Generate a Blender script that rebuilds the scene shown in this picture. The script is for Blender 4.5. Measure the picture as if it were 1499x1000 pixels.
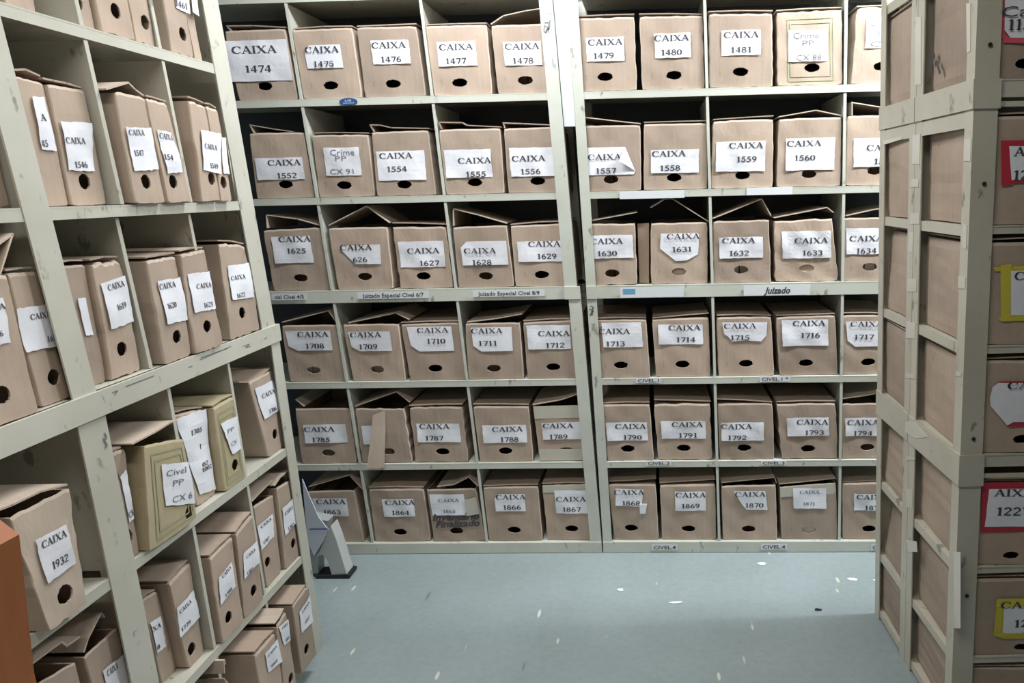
import bpy, math, random
from mathutils import Vector

for o in list(bpy.data.objects): bpy.data.objects.remove(o)
SC = bpy.context.scene
COL = SC.collection

# ------------------------------------------------------------------ camera
F_, PX, PY = 1007.91, 927.40, 494.235
YAW, PIT, ROL = -.0313, .2129, -.0222
CAM = Vector((.1984, -2.2434, 1.2706))
fw = Vector((math.sin(YAW)*math.cos(PIT), math.cos(YAW)*math.cos(PIT), -math.sin(PIT)))
r0 = Vector((math.cos(YAW), -math.sin(YAW), 0)); u0 = r0.cross(fw)
RT = r0*math.cos(ROL) + u0*math.sin(ROL); UP = -r0*math.sin(ROL) + u0*math.cos(ROL)
cd = bpy.data.cameras.new('camera'); cam = bpy.data.objects.new('camera', cd); COL.objects.link(cam)
cd.sensor_fit = 'HORIZONTAL'; cd.sensor_width = 36; cd.lens = F_*36/1499
cd.shift_x = (749.5-PX)/1499; cd.shift_y = (PY-500)/1499; cd.clip_start = .02
from mathutils import Matrix
cam.matrix_world = Matrix(((RT.x, UP.x, -fw.x, CAM.x), (RT.y, UP.y, -fw.y, CAM.y), (RT.z, UP.z, -fw.z, CAM.z), (0, 0, 0, 1)))
SC.camera = cam

# ------------------------------------------------------------------ world, lamps, exposure
W = bpy.data.worlds.new('world'); SC.world = W; W.use_nodes = True
W.node_tree.nodes['Background'].inputs[0].default_value = (.75, .85, 1, 1)
W.node_tree.nodes['Background'].inputs[1].default_value = .05
SC.view_settings.view_transform = 'Standard'; SC.view_settings.look = 'None'
SC.view_settings.exposure = 0.08; SC.view_settings.gamma = 1; SC.view_settings.use_curve_mapping = False
# (x, y, z, length, width, watts, colour)
LAMPS = [(1.35, -.34, 2.28, 1.25, .09, 52, (.95, .975, 1.0)),
         (-.25, -1.75, 2.34, 1.25, .09, 14, (1, .93, .85)),  # unseen fill lamp, put in to light the right shelf fronts
         (-.32, -.44, 2.28, .6, .09, 17, (.97, .98, 1.0))]  # unseen lamp added to brighten the far left shelves

# ------------------------------------------------------------------ helpers
def at(px, py, p0, n):                      # the point of a plane that a ray meets
    d = fw + RT*((px-PX)/F_) - UP*((py-PY)/F_)
    return CAM + d*((p0-CAM).dot(n)/d.dot(n))

def mesh(name, vs, fs, mats, parent=None, idx=None, smooth=False):
    m = bpy.data.meshes.new(name)
    org = parent.matrix_world.translation if parent and parent.type == 'EMPTY' else (parent.get('org', (0, 0, 0)) if parent else None)
    o0 = Vector(org) if org is not None else Vector((0, 0, 0))
    m.from_pydata([Vector(v)-o0 for v in vs], [], fs)
    for t in (mats if isinstance(mats, (list, tuple)) else [mats]): m.materials.append(t)
    if idx:
        for p, i in zip(m.polygons, idx): p.material_index = i
    if smooth:
        for p in m.polygons: p.use_smooth = True
    m.update()
    o = bpy.data.objects.new(name, m); COL.objects.link(o)
    if parent:
        o.parent = parent; o['org'] = tuple(o0)
    return o

def thing(name, label, cat, loc, group=None):
    o = bpy.data.objects.new(name, None); COL.objects.link(o)
    o.location = loc; o.matrix_world = Matrix.Translation(Vector(loc)); o.empty_display_size = .05
    o['label'] = label; o['category'] = cat
    if group: o['group'] = group
    return o

def tag(o, label, cat, group=None):
    o['label'] = label; o['category'] = cat
    if group: o['group'] = group
    return o

BOXF = [(0, 3, 2, 1), (4, 5, 6, 7), (0, 1, 5, 4), (1, 2, 6, 5), (2, 3, 7, 6), (3, 0, 4, 7)]
class MB:                                   # collects slabs in a frame
    def __init__(s, fr): s.v = []; s.f = []; s.fr = fr
    def slab(s, a0, a1, b0, b1, c0, c1, ab=None):
        n = len(s.v)
        for c in (c0, c1):
            for a, b in ((a0, b0), (a1, b0), (a1, b1), (a0, b1)): s.v.append(s.fr.pt(a, b, c))
        s.f += [tuple(i+n for i in f) for f in BOXF]
        return s
    def prism(s, pts, c0, c1):
        n = len(s.v); k = len(pts)
        for c in (c0, c1):
            for a, b in pts: s.v.append(s.fr.pt(a, b, c))
        s.f.append(tuple(range(n, n+k))[::-1]); s.f.append(tuple(range(n+k, n+2*k)))
        for i in range(k): j = (i+1) % k; s.f.append((n+i, n+j, n+k+j, n+k+i))
        return s
    def out(s, name, mat, parent=None): return mesh(name, s.v, s.f, mat, parent)

class Frame:                                # a = along, b = up, c = out towards the aisle
    def __init__(s, O, U, V, N): s.O, s.U, s.V, s.N = Vector(O), Vector(U), Vector(V), Vector(N)
    def pt(s, a, b, c=0): return s.O + s.U*a + s.V*b + s.N*c
    def pix(s, x, y, c=0):
        n = s.U.cross(s.V); p = at(x, y, s.O+s.N*c, n) - s.O - s.N*c
        b = p.z/s.V.z; q = p - s.V*b
        return q.dot(s.U)/s.U.dot(s.U), b

# ------------------------------------------------------------------ materials
def mat(name, col, rough=.6, metal=0, emit=None, spec=.5):
    m = bpy.data.materials.new(name); m.use_nodes = True
    b = m.node_tree.nodes['Principled BSDF']
    b.inputs['Base Color'].default_value = (*col, 1); b.inputs['Roughness'].default_value = rough
    b.inputs['Metallic'].default_value = metal; b.inputs['Specular IOR Level'].default_value = spec
    if emit: b.inputs['Emission Color'].default_value = (*emit[0], 1); b.inputs['Emission Strength'].default_value = emit[1]
    return m

def ramp(nt, src, stops):
    r = nt.nodes.new('ShaderNodeValToRGB'); nt.links.new(src, r.inputs[0])
    e = r.color_ramp.elements
    while len(e) < len(stops): e.new(.5)
    for i, (p, c) in enumerate(stops): e[i].position = p; e[i].color = (*c, 1)
    return r.outputs[0]

def noise(nt, scale, detail=4, stretch=(1, 1, 1), rough=.55, co=None):
    tc = nt.nodes.new('ShaderNodeTexCoord'); mp = nt.nodes.new('ShaderNodeMapping')
    mp.inputs['Scale'].default_value = stretch; nt.links.new(tc.outputs['Object'], mp.inputs[0])
    n = nt.nodes.new('ShaderNodeTexNoise'); n.inputs['Scale'].default_value = scale
    n.inputs['Detail'].default_value = detail; n.inputs['Roughness'].default_value = rough
    nt.links.new(mp.outputs[0], n.inputs['Vector'])
    return n.outputs[0]

def mul(nt, a, b, fac=1.0, mode='MULTIPLY'):
    x = nt.nodes.new('ShaderNodeMix'); x.data_type = 'RGBA'; x.blend_type = mode
    if isinstance(fac, float): x.inputs[0].default_value = fac
    else: nt.links.new(fac, x.inputs[0])
    for v, k in ((a, 6), (b, 7)):
        if isinstance(v, tuple): x.inputs[k].default_value = (*v, 1)
        else: nt.links.new(v, x.inputs[k])
    return x.outputs[2]

def bump(nt, src, strength, dist):
    b = nt.nodes.new('ShaderNodeBump'); b.inputs['Strength'].default_value = strength; b.inputs['Distance'].default_value = dist
    nt.links.new(src, b.inputs['Height']); nt.links.new(b.outputs[0], nt.nodes['Principled BSDF'].inputs['Normal'])

def cardboard(name, col, var=.16, rough=.75):
    m = mat(name, col, rough, spec=.25); nt = m.node_tree; bs = nt.nodes['Principled BSDF']
    oi = nt.nodes.new('ShaderNodeObjectInfo')
    rnd = ramp(nt, oi.outputs['Random'], [(0, (1-var,)*3), (.5, (1, 1, 1)), (1, (1+var*.6, 1+var*.55, 1+var*.45))])
    n1 = ramp(nt, noise(nt, 7, 5), [(.3, (.86, .85, .83)), (.7, (1.06, 1.06, 1.06))])
    n2 = ramp(nt, noise(nt, 30, 2, (3, 3, .1)), [(.3, (.975, .975, .975)), (.7, (1.02, 1.02, 1.02))])
    n3 = ramp(nt, noise(nt, 24, 6), [(.27, (.82, .80, .77)), (.34, (1, 1, 1))])
    c = mul(nt, mul(nt, mul(nt, mul(nt, tuple(col), rnd), n1), n2), n3)
    nt.links.new(c, bs.inputs['Base Color'])
    bump(nt, noise(nt, 26, 3, (2, 2, .4)), .3, .004)
    return m

def painted(name, col, wear=.5, rough=.42):
    m = mat(name, col, rough); nt = m.node_tree; bs = nt.nodes['Principled BSDF']
    n1 = ramp(nt, noise(nt, 6, 4), [(.3, (.90, .90, .87)), (.7, (1.04, 1.04, 1.04))])
    n2 = ramp(nt, noise(nt, 38, 5, (1, 1, .5)), [(.30, (1-wear, 1-wear, 1-wear*1.05)), (.37, (1, 1, 1))])
    nt.links.new(mul(nt, mul(nt, tuple(col), n1), n2), bs.inputs['Base Color'])
    bump(nt, noise(nt, 60, 2), .08, .002)
    return m

CARD = cardboard('cardboard', (.46, .370, .300))
CARD2 = cardboard('cardboard_pale', (.58, .49, .405), .1)  # paler board for box front rims, open lids and loose flaps
CARDIN = cardboard('cardboard_inside', (.40, .31, .235), .1)
OLIVE = cardboard('cardboard_olive', (.47, .41, .265), .08)
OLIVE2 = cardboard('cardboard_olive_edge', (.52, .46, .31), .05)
GREENINK = mat('green_print', (.34, .35, .23), .8)
STEEL = painted('cream_green_paint', (.60, .63, .565))
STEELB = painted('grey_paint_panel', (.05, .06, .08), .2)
STEELL = painted('cream_paint', (.56, .56, .49))
STEELR = painted('beige_paint', (.58, .555, .47))
LABEL = mat('white_paper', (.86, .885, .94), .6); LABEL.node_tree
nt = LABEL.node_tree
nt.links.new(mul(nt, (.86, .885, .94), ramp(nt, noise(nt, 18, 4), [(.3, (.90, .91, .93)), (.65, (1, 1, 1))])), nt.nodes['Principled BSDF'].inputs['Base Color'])
bump(nt, noise(nt, 22, 3), .5, .004)
STRIP = mat('strip_paper', (.72, .76, .78), .6)
INK = mat('black_print', (.055, .055, .07), .6)
GREY = mat('faded_print', (.17, .18, .21), .7)
TAPE = mat('clear_tape', (.55, .53, .45), .25)
RED = mat('red_tape', (.50, .035, .055), .4); PINK = mat('pink_red_tape', (.72, .10, .16), .4)
YEL = mat('yellow_tape', (.62, .55, .06), .45)
PTAPE = mat('old_tape', (.66, .64, .56), .28)
BLUE = mat('blue_sticker', (.03, .09, .28), .4)
BLACK = mat('black_rubber', (.012, .014, .02), .6)
HOLEM = mat('punched_slot', (.02, .018, .016), .9)
WHITE = mat('white_sheet', (.82, .86, .95), .5)
WALL = painted('wall_paint', (.30, .31, .31), .1, .8)
ORANGE = mat('orange_wood', (.36, .12, .035), .45)
nt = ORANGE.node_tree
nt.links.new(mul(nt, (.38, .125, .035), ramp(nt, noise(nt, 5, 5, (6, 6, .5)), [(.3, (.75, .7, .65)), (.7, (1.1, 1.1, 1.1))])), nt.nodes['Principled BSDF'].inputs['Base Color'])

FLOOR = mat('floor_vinyl', (.40, .47, .46), .32); nt = FLOOR.node_tree
c = mul(nt, (.32, .385, .395), ramp(nt, noise(nt, 2.2, 6), [(.3, (.86, .88, .87)), (.7, (1.05, 1.05, 1.06))]))
c = mul(nt, c, ramp(nt, noise(nt, 45, 5, (1, 1, 1), .7), [(.3, (.9, .9, .9)), (.6, (1.02, 1.02, 1.02))]))
def marks(nt, base, scale, stretch, thr, colr, rot):
    tc = nt.nodes.new('ShaderNodeTexCoord'); mp = nt.nodes.new('ShaderNodeMapping')
    mp.inputs['Scale'].default_value = stretch; mp.inputs['Rotation'].default_value = (0, 0, rot)
    nt.links.new(tc.outputs['Object'], mp.inputs[0])
    v = nt.nodes.new('ShaderNodeTexVoronoi'); v.inputs['Scale'].default_value = scale; v.inputs['Randomness'].default_value = 1
    nt.links.new(mp.outputs[0], v.inputs['Vector'])
    f = ramp(nt, v.outputs['Distance'], [(thr*.6, (1, 1, 1)), (thr, (0, 0, 0))])
    g = nt.nodes.new('ShaderNodeSeparateColor'); nt.links.new(v.outputs['Color'], g.inputs[0])
    t = nt.nodes.new('ShaderNodeMath'); t.operation = 'GREATER_THAN'; t.inputs[1].default_value = .5; nt.links.new(g.outputs[0], t.inputs[0])
    k = nt.nodes.new('ShaderNodeMath'); k.operation = 'MULTIPLY'; nt.links.new(f, k.inputs[0]); nt.links.new(t.outputs[0], k.inputs[1])
    return mul(nt, base, colr, k.outputs[0], 'MIX')
c = marks(nt, c, 13, (1.0, .22, 1), .085, (.72, .78, .76), .08)
c = marks(nt, c, 10, (1.1, .25, 1), .075, (.20, .23, .23), -.15)
c = marks(nt, c, 15, (.9, .28, 1), .08, (.66, .66, .56), -.5)
c = marks(nt, c, 7, (.3, 1.2, 1), .05, (.24, .26, .25), .1)
nt.links.new(c, nt.nodes['Principled BSDF'].inputs['Base Color'])
bump(nt, noise(nt, 8, 4), .1, .01)

# ------------------------------------------------------------------ the room
G = Frame((0, 0, 0), (1, 0, 0), (0, 0, 1), (0, -1, 0))
X0, X1, Y0, Y1, ZC = -1.75, 2.6, -4.0, .40, 2.45
def struct(name, a0, a1, y0, y1, z0, z1, m):
    o = MB(G).slab(a0, a1, z0, z1, -y0, -y1).out(name, m); o['kind'] = 'structure'; return o
struct('floor', X0, X1, Y0, Y1, -.05, 0, FLOOR)
struct('ceiling', X0, X1, Y0, Y1, ZC, ZC+.05, WALL)
struct('wall_back', X0, X1, Y1, Y1+.05, -.05, ZC+.05, WALL)
struct('wall_front', X0, X1, Y0-.05, Y0, -.05, ZC+.05, WALL)
struct('wall_left', X0-.05, X0, Y0, Y1, -.05, ZC+.05, WALL)
struct('wall_right', X1, X1+.05, Y0, Y1, -.05, ZC+.05, WALL)

TUBE = mat('lit_tube', (1, 1, 1), .5, emit=((.95, .98, 1), 3))
for i, (x, y, z, ln, wd, wt, colr) in enumerate(LAMPS):
    t = thing('ceiling_lamp', ['white twin tube ceiling lamp over the aisle before the far shelves', 'added unseen fill lamp over the near aisle', 'added unseen fill lamp before the far left shelves'][i], 'lamp', (x, y, ZC))
    MB(G).slab(x-ln/2-.04, x+ln/2+.04, ZC-.05, ZC, -y-.09, -y+.09).out('housing', mat('lamp_white', (.8, .8, .8)), t)
    for s in (-.045, .045): MB(G).slab(x-ln/2, x+ln/2, ZC-.085, ZC-.06, -y+s-.013, -y+s+.013).out('tube', TUBE, t)
    ld = bpy.data.lights.new('light', 'AREA'); ld.shape = 'RECTANGLE'; ld.size = ln; ld.size_y = wd; ld.energy = wt; ld.color = colr
    lo = bpy.data.objects.new('light', ld); COL.objects.link(lo); lo.parent = t; lo.location = (0, 0, z-ZC)

# ------------------------------------------------------------------ lettering
def arc(cx, cy, rx, ry, a0, a1, n=10): return [(cx+rx*math.cos(math.radians(a0+(a1-a0)*i/n)), cy+ry*math.sin(math.radians(a0+(a1-a0)*i/n))) for i in range(n+1)]
T, t_ = .17, .07
GL = {
 'C': (.78, [(arc(.42, .5, .34, .46, 50, 130), .08), (arc(.42, .5, .34, .46, 120, 240), T), (arc(.42, .5, .34, .46, 230, 320), .08), ([(.68, .62), (.68, .95)], t_)]),
 'A': (.82, [([(.12, .03), (.42, 1)], t_), ([(.40, 1), (.70, .03)], T), ([(.22, .34), (.60, .34)], t_), ([(0, .03), (.25, .03)], t_), ([(.54, .03), (.84, .03)], t_)]),
 'I': (.44, [([(.22, 0), (.22, 1)], T), ([(.06, .03), (.38, .03)], t_), ([(.06, .97), (.38, .97)], t_)]),
 'X': (.82, [([(.14, .97), (.68, .03)], T), ([(.68, .97), (.12, .03)], t_), ([(0, .03), (.25, .03)], t_), ([(.55, .03), (.82, .03)], t_), ([(0, .97), (.30, .97)], t_), ([(.55, .97), (.80, .97)], t_)]),
 'P': (.68, [([(.18, 0), (.18, 1)], T), ([(.02, .03), (.34, .03)], t_), (arc(.34, .74, .24, .23, -90, 90), .12), ([(.02, .97), (.34, .97)], t_), ([(.18, .51), (.34, .51)], t_)]),
 'a': (.55, [(arc(.24, .2, .18, .17, 0, 360, 12), .09), ([(.42, .02), (.42, .5)], .13), (arc(.26, .5, .16, .12, 0, 150), .09)]),
 '0': (.62, [(arc(.29, .5, .21, .45, -55, 55), T), (arc(.29, .5, .21, .45, 125, 235), T), (arc(.29, .5, .21, .45, 50, 130), .08), (arc(.29, .5, .21, .45, 230, 310), .08)]),
 '1': (.50, [([(.26, 0), (.26, 1)], T), ([(.10, .03), (.42, .03)], t_), ([(.08, .84), (.26, .97)], .09)]),
 '2': (.62, [(arc(.28, .73, .2, .23, 165, -30), .13), ([(.46, .64), (.08, .08)], .10), ([(.06, .07), (.54, .07)], .14)]),
 '3': (.60, [(arc(.26, .75, .19, .21, 150, -80), .13), (arc(.26, .28, .22, .25, 85, -150), .14)]),
 '4': (.64, [([(.40, 0), (.40, 1)], T), ([(.38, .98), (.05, .32)], t_), ([(.04, .3), (.58, .3)], .11)]),
 '5': (.60, [([(.18, .92), (.52, .92)], .15), ([(.16, .95), (.12, .55)], t_), (arc(.24, .32, .23, .28, 120, -150), .14)]),
 '6': (.62, [(arc(.30, .29, .2, .25, 0, 360, 14), .13), (arc(.52, .36, .42, .60, 105, 185), .12)]),
 '7': (.58, [([(.06, .92), (.54, .92)], .15), ([(.52, .92), (.24, 0)], .13)]),
 '8': (.60, [(arc(.28, .74, .17, .21, 0, 360, 14), .12), (arc(.28, .27, .21, .24, 0, 360, 14), .13)]),
 '9': (.62, [(arc(.28, .70, .2, .25, 0, 360, 14), .13), (arc(.06, .63, .42, .60, -75, 5), .12)]),
 '.': (.3, [([(.1, .05), (.2, .05)], .12)]), ' ': (.4, [])}
def serif(s):
    vs, fs, x = [], [], 0
    for ch in s:
        adv, st = GL[ch]
        for pts, w in st:
            for (ax, ay), (bx, by) in zip(pts, pts[1:]):
                dx, dy = bx-ax, by-ay; L = math.hypot(dx, dy) or 1; nx, ny = -dy/L*w/2, dx/L*w/2
                if abs(dy) < .01 and len(pts) == 2: nx = 0
                e = .0 if len(pts) == 2 else .02
                ex, ey = dx/L*e, dy/L*e; n = len(vs)
                vs += [(x+ax-ex-nx, ay-ey-ny), (x+bx+ex-nx, by+ey-ny), (x+bx+ex+nx, by+ey+ny), (x+ax-ex+nx, ay-ey+ny)]
                fs.append((n, n+1, n+2, n+3))
        x += adv
    return vs, fs, x
CACHE = {}
def sans(s, bold=0.0, shear=0.0):
    if (s, bold) in CACHE: return CACHE[(s, bold)]
    cu = bpy.data.curves.new('t', 'FONT'); cu.body = s; cu.size = 1; cu.offset = bold; cu.shear = shear; cu.resolution_u = 2
    ob = bpy.data.objects.new('t', cu); COL.objects.link(ob)
    dg = bpy.context.evaluated_depsgraph_get(); me = bpy.data.meshes.new_from_object(ob.evaluated_get(dg))
    xs = [v.co.x for v in me.vertices]; ys = [v.co.y for v in me.vertices]; x0, y0, h = min(xs), 0, .72
    vs = [((v.co.x-x0)/h, (v.co.y-y0)/h) for v in me.vertices]; fs = [tuple(p.vertices) for p in me.polygons]
    r = (vs, fs, (max(xs)-x0)/h)
    bpy.data.objects.remove(ob); bpy.data.curves.remove(cu); bpy.data.meshes.remove(me)
    CACHE[(s, bold)] = r
    return r

def lettering(fr, items, surf, parent, matl=None, name='lettering'):
    """items: (text, style, centre a, centre b, width, height, tilt)"""
    for s, st, ca, cb, w, h, tilt in items:
        V_, F2 = [], []
        vs, fs, wd = serif(s) if st == 'serif' else sans(s, {'bold': .015, 'hand': .03}.get(st, 0), .3 if st == 'hand' else 0)
        n = len(V_)
        for x, y in vs:
            du, dv = (x/wd-.5)*w, (y-.5)*h
            a = ca+du*math.cos(tilt)-dv*math.sin(tilt); b = cb+du*math.sin(tilt)+dv*math.cos(tilt)
            V_.append(fr.pt(a, b, surf(a, b)))
        F2 += [tuple(i+n for i in f) for f in fs]
        mesh(name, V_, F2, matl or INK, parent)

# ------------------------------------------------------------------ archive boxes
def bil(q, u, v):                            # q = TL, TR, BR, BL ; v = 0 at the top
    t = [q[0][i]+(q[1][i]-q[0][i])*u for i in (0, 1)]; b = [q[3][i]+(q[2][i]-q[3][i])*u for i in (0, 1)]
    return (t[0]+(b[0]-t[0])*v, t[1]+(b[1]-t[1])*v)

def archive_box(fr, q, c, depth, info):
    """q: front corners TL,TR,BR,BL in frame units; c: how far the front stands out"""
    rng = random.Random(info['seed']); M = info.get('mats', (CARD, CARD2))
    rag = info.get('rag', .0012); amp = info.get('amp', .0012)
    p1, p2, p3 = rng.uniform(0, 6), rng.uniform(0, 6), rng.uniform(20, 34)
    wob = lambda a, b: c + amp*(math.sin(a*p3+p1)+math.sin(b*p3*.8+p2)+.5*math.sin((a+b)*p3*2.1))
    base = bil(q, .5, 1)
    root = thing('archive_box', info['label'], 'box', fr.pt(base[0], base[1], c-depth/2), info.get('group'))
    # ---- body
    n = 10; per = []
    for i in range(n): per.append(bil(q, i/n, 0))
    for i in range(n): per.append(bil(q, 1, i/n))
    for i in range(n): per.append(bil(q, 1-i/n, 1))
    for i in range(n): per.append(bil(q, 0, 1-i/n))
    cen = bil(q, .5, .5); N = len(per); pj = []
    for i, (a, b) in enumerate(per):
        j = rng.uniform(-1, .2)*rag
        ra, rb = a-cen[0], b-cen[1]; L = math.hypot(ra, rb)
        k = .0025 if i % n == 0 else 0
        pj.append((a+ra/L*(j-k), max(b+rb/L*(j-k), min(q[2][1], q[3][1]))))
    w_ = abs(q[1][0]-q[0][0])
    hole = info.get('hole'); hp = []
    if hole:
        ha, hb, hw, hh = hole
        vv = min(1, max(0, (q[0][1]-hb)/(q[0][1]-q[3][1])))
        ha = min(max(ha, bil(q, 0, vv)[0]+hw+.007), bil(q, 1, vv)[0]-hw-.007); hb = max(hb, q[3][1]+hh+.008); hole = (ha, hb, hw, hh)
        for a, b in per:
            an = math.atan2((b-hb)/max(.01, 1), a-ha); jr = 1+rng.uniform(-.07, .07)
            hp.append((ha+hw*math.cos(an)*jr, hb+hh*math.sin(an)*jr))
    else:
        hp = [cen]*N
    vs, fs, mi = [], [], []
    for t in (1.0, .965, .7, .4, .15, 0.0):
        for (a, b), (ha_, hb_) in zip(pj, hp):
            if not hole and t == 0: t = .02
            x, y = ha_+(a-ha_)*t, hb_+(b-hb_)*t
            vs.append(fr.pt(x, y, wob(x, y) - (.0015 if t == 1.0 else 0)))
    for r in range(5):
        for i in range(N):
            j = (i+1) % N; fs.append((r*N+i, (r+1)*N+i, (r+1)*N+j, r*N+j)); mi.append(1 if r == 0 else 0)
    if not hole: fs.append(tuple(range(5*N, 6*N))); mi.append(0)
    prev = 0
    opened = info.get('open')
    for kk, dd in enumerate((.004, depth*.35, depth*.7, depth)):
        s0 = len(vs)
        for i, (a, b) in enumerate(pj):
            f2 = .0015*rng.uniform(-1, .3) if 0 < kk < 3 else 0
            ra, rb = a-cen[0], b-cen[1]; L = math.hypot(ra, rb)
            vs.append(fr.pt(a+ra/L*f2, max(b+rb/L*f2, min(q[2][1], q[3][1])), c-dd-.001))
        for i in range(N):
            if opened and i < n: continue
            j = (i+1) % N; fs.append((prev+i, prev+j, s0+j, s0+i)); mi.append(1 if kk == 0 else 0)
        prev = s0
    fs.append(tuple(range(prev, prev+N))); mi.append(0)
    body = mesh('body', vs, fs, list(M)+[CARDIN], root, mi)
    so = body.modifiers.new('board', 'SOLIDIFY'); so.thickness = .003; so.offset = -1; so.use_rim = True
    if hole and info.get('slug'):
        ha, hb, hw, hh = hole
        MB(fr).prism([(ha+hw*1.1*math.cos(x), hb+hh*1.1*math.sin(x)) for x in [k*.524 for k in range(12)]], c-.008, c-.006).out('loose_flap', CARD2, root)
    # ---- lid
    lid = info.get('lid')
    if lid is None:
        e = rng.uniform(.001, .005); e2 = rng.uniform(.001, .005)
        lid = [(q[0][0]+.002, q[0][1]+e), (bil(q, .5, 0)[0], bil(q, .5, 0)[1]+(e+e2)/2+rng.uniform(0, .003)), (q[1][0]-.002, q[1][1]+e2)]
    if lid:
        if info.get('clamp'): lid = [(info['clamp'](a, b), b) for a, b in lid]
        d = info.get('lid_depth', depth-.01); prof = []
        th = .003
        for k, (a, b) in enumerate(lid):
            prof.append((a, b+.001))
        for k in range(len(lid)-1, -1, -1):
            prof.append((lid[k][0], lid[k][1]+.001+th))
        # steep parts need sideways thickness
        m = MB(fr)
        for (a0, b0), (a1, b1) in zip(lid, lid[1:]):
            L = math.hypot(a1-a0, b1-b0) or 1; nx, ny = -(b1-b0)/L*th, (a1-a0)/L*th
            if ny < 0: nx, ny = -nx, -ny
            x = .0012/L; ex, ey = (a1-a0)*x, (b1-b0)*x
            m.prism([(a0-ex, b0-ey+.001), (a1+ex, b1+ey+.001), (a1+ex+nx, b1+ey+ny+.001), (a0-ex+nx, b0-ey+ny+.001)], c-.002, c-d)
        m.out('lid', info.get('lidmat', CARD2 if info.get('open') else M[0]), root)
    if opened:                                # papers kept inside
        a0, a1 = q[0][0]*.5+q[3][0]*.5+.012, q[1][0]*.5+q[2][0]*.5-.012
        zt = q[3][1]+(q[0][1]-q[3][1])*.86; sl = (q[0][0]-q[3][0])*.8
        mm = MB(fr); k = 4
        for i in range(k):
            x0 = a0+(a1-a0)*i/k+.002; x1 = a0+(a1-a0)*(i+1)/k-.002; z1 = zt-rng.uniform(0, .02); z0 = q[3][1]+.005
            mm.prism([(x0-sl*.4, z0), (x1-sl*.4, z0), (x1+sl*.3, z1), (x0+sl*.3, z1)], c-.06, c-depth+.015)
        mm.out('paper_stack', CARDIN, root)
    # ---- labels
    for lb in info.get('labels', []):
        pts = lb['q']
        pw1, pw2 = rng.uniform(0, 6), rng.uniform(0, 6)
        wr = lb.get('wrinkle', .0007) if len(pts) == 4 and not lb.get('cut') else 0
        off = lb.get('off', .003)
        surf = lambda a, b, w=wob, o=off, x=pw1, y=pw2, wr=wr: w(a, b)+o+wr*(math.sin(a*70+x+b*20)+math.sin(b*62+y-a*31))
        if len(pts) == 4 and not lb.get('cut'):
            nu, nv = 9, 7; vs, fs = [], []
            for j in range(nv+1):
                for i in range(nu+1):
                    a, b = bil(pts, i/nu, j/nv)
                    if i in (0, nu) or j in (0, nv): a += rng.uniform(-1, 1)*lb.get('rag', .0008); b += rng.uniform(-1, 1)*lb.get('rag', .0008)
                    vs.append(fr.pt(a, b, surf(a, b)))
            for j in range(nv):
                for i in range(nu): s0 = j*(nu+1)+i; fs.append((s0, s0+nu+1, s0+nu+2, s0+1))
        else:
            cx = sum(p[0] for p in pts)/len(pts); cy = sum(p[1] for p in pts)/len(pts)
            vs = [fr.pt(a, b, surf(a, b)) for a, b in pts]; vs.append(fr.pt(cx, cy, surf(cx, cy))); k = len(pts)
            fs = [((i+1) % k, i, k) for i in range(k)]
        lo = mesh('label', vs, fs, lb.get('mat', LABEL), root)
        if lb.get('note'): lo['label'] = lb['note']
        if lb.get('fold'):                    # a loose corner curling away from the box
            fp = lb['fold']; vs = [fr.pt(a, b, surf(a, b)+h) for a, b, h in fp]
            mesh('curled_corner', vs, [tuple(range(len(fp)))], mat('paper_back', (.62, .66, .74), .6), root)
        if lb.get('text'):
            s2 = (lambda a, b: surf(a, b)+.0009) if wr else (lambda a, b: c+amp*2.5+off)
            for grp in lb['text']:
                lettering(fr, grp[0], s2, lo, grp[1])
        for tp in lb.get('tape', []):
            k = len(tp); vs = [fr.pt(a, b, surf(a, b)-.001) for a, b in tp]
            mesh('coloured_tape', vs, [tuple(range(k))], lb['tapemat'], root)
    for nm, pts, mt, off in info.get('extra', []):
        MB(fr).prism(pts, c+off, c+off+.0012).out(nm, mt, root)
    if info.get('frameprint'):                # printed double border of the olive boxes
        s3 = lambda a, b: wob(a, b)+.0012
        vs, fs = [], []
        for u0_, v0_, u1_, v1_ in info['frameprint']:
            segs = [((u0_, v0_), (u1_, v0_)), ((u1_, v0_), (u1_, v1_)), ((u1_, v1_), (u0_, v1_)), ((u0_, v1_), (u0_, v0_))]
            for (ua, va), (ub, vb) in segs:
                for i in range(10):
                    f0, f1 = i/10, (i+1)/10; t = .008
                    du, dv = (0, t) if va == vb else (t*1.3, 0)
                    qs = [(ua+(ub-ua)*f0-du, va+(vb-va)*f0-dv), (ua+(ub-ua)*f1-du, va+(vb-va)*f1-dv), (ua+(ub-ua)*f1+du, va+(vb-va)*f1+dv), (ua+(ub-ua)*f0+du, va+(vb-va)*f0+dv)]
                    n0 = len(vs)
                    for uu, vv in qs: a, b = bil(q, uu, vv); vs.append(fr.pt(a, b, s3(a, b)))
                    fs.append((n0, n0+1, n0+2, n0+3))
        mesh('printed_border', vs, fs, GREENINK, root)
    return root, wob

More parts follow.
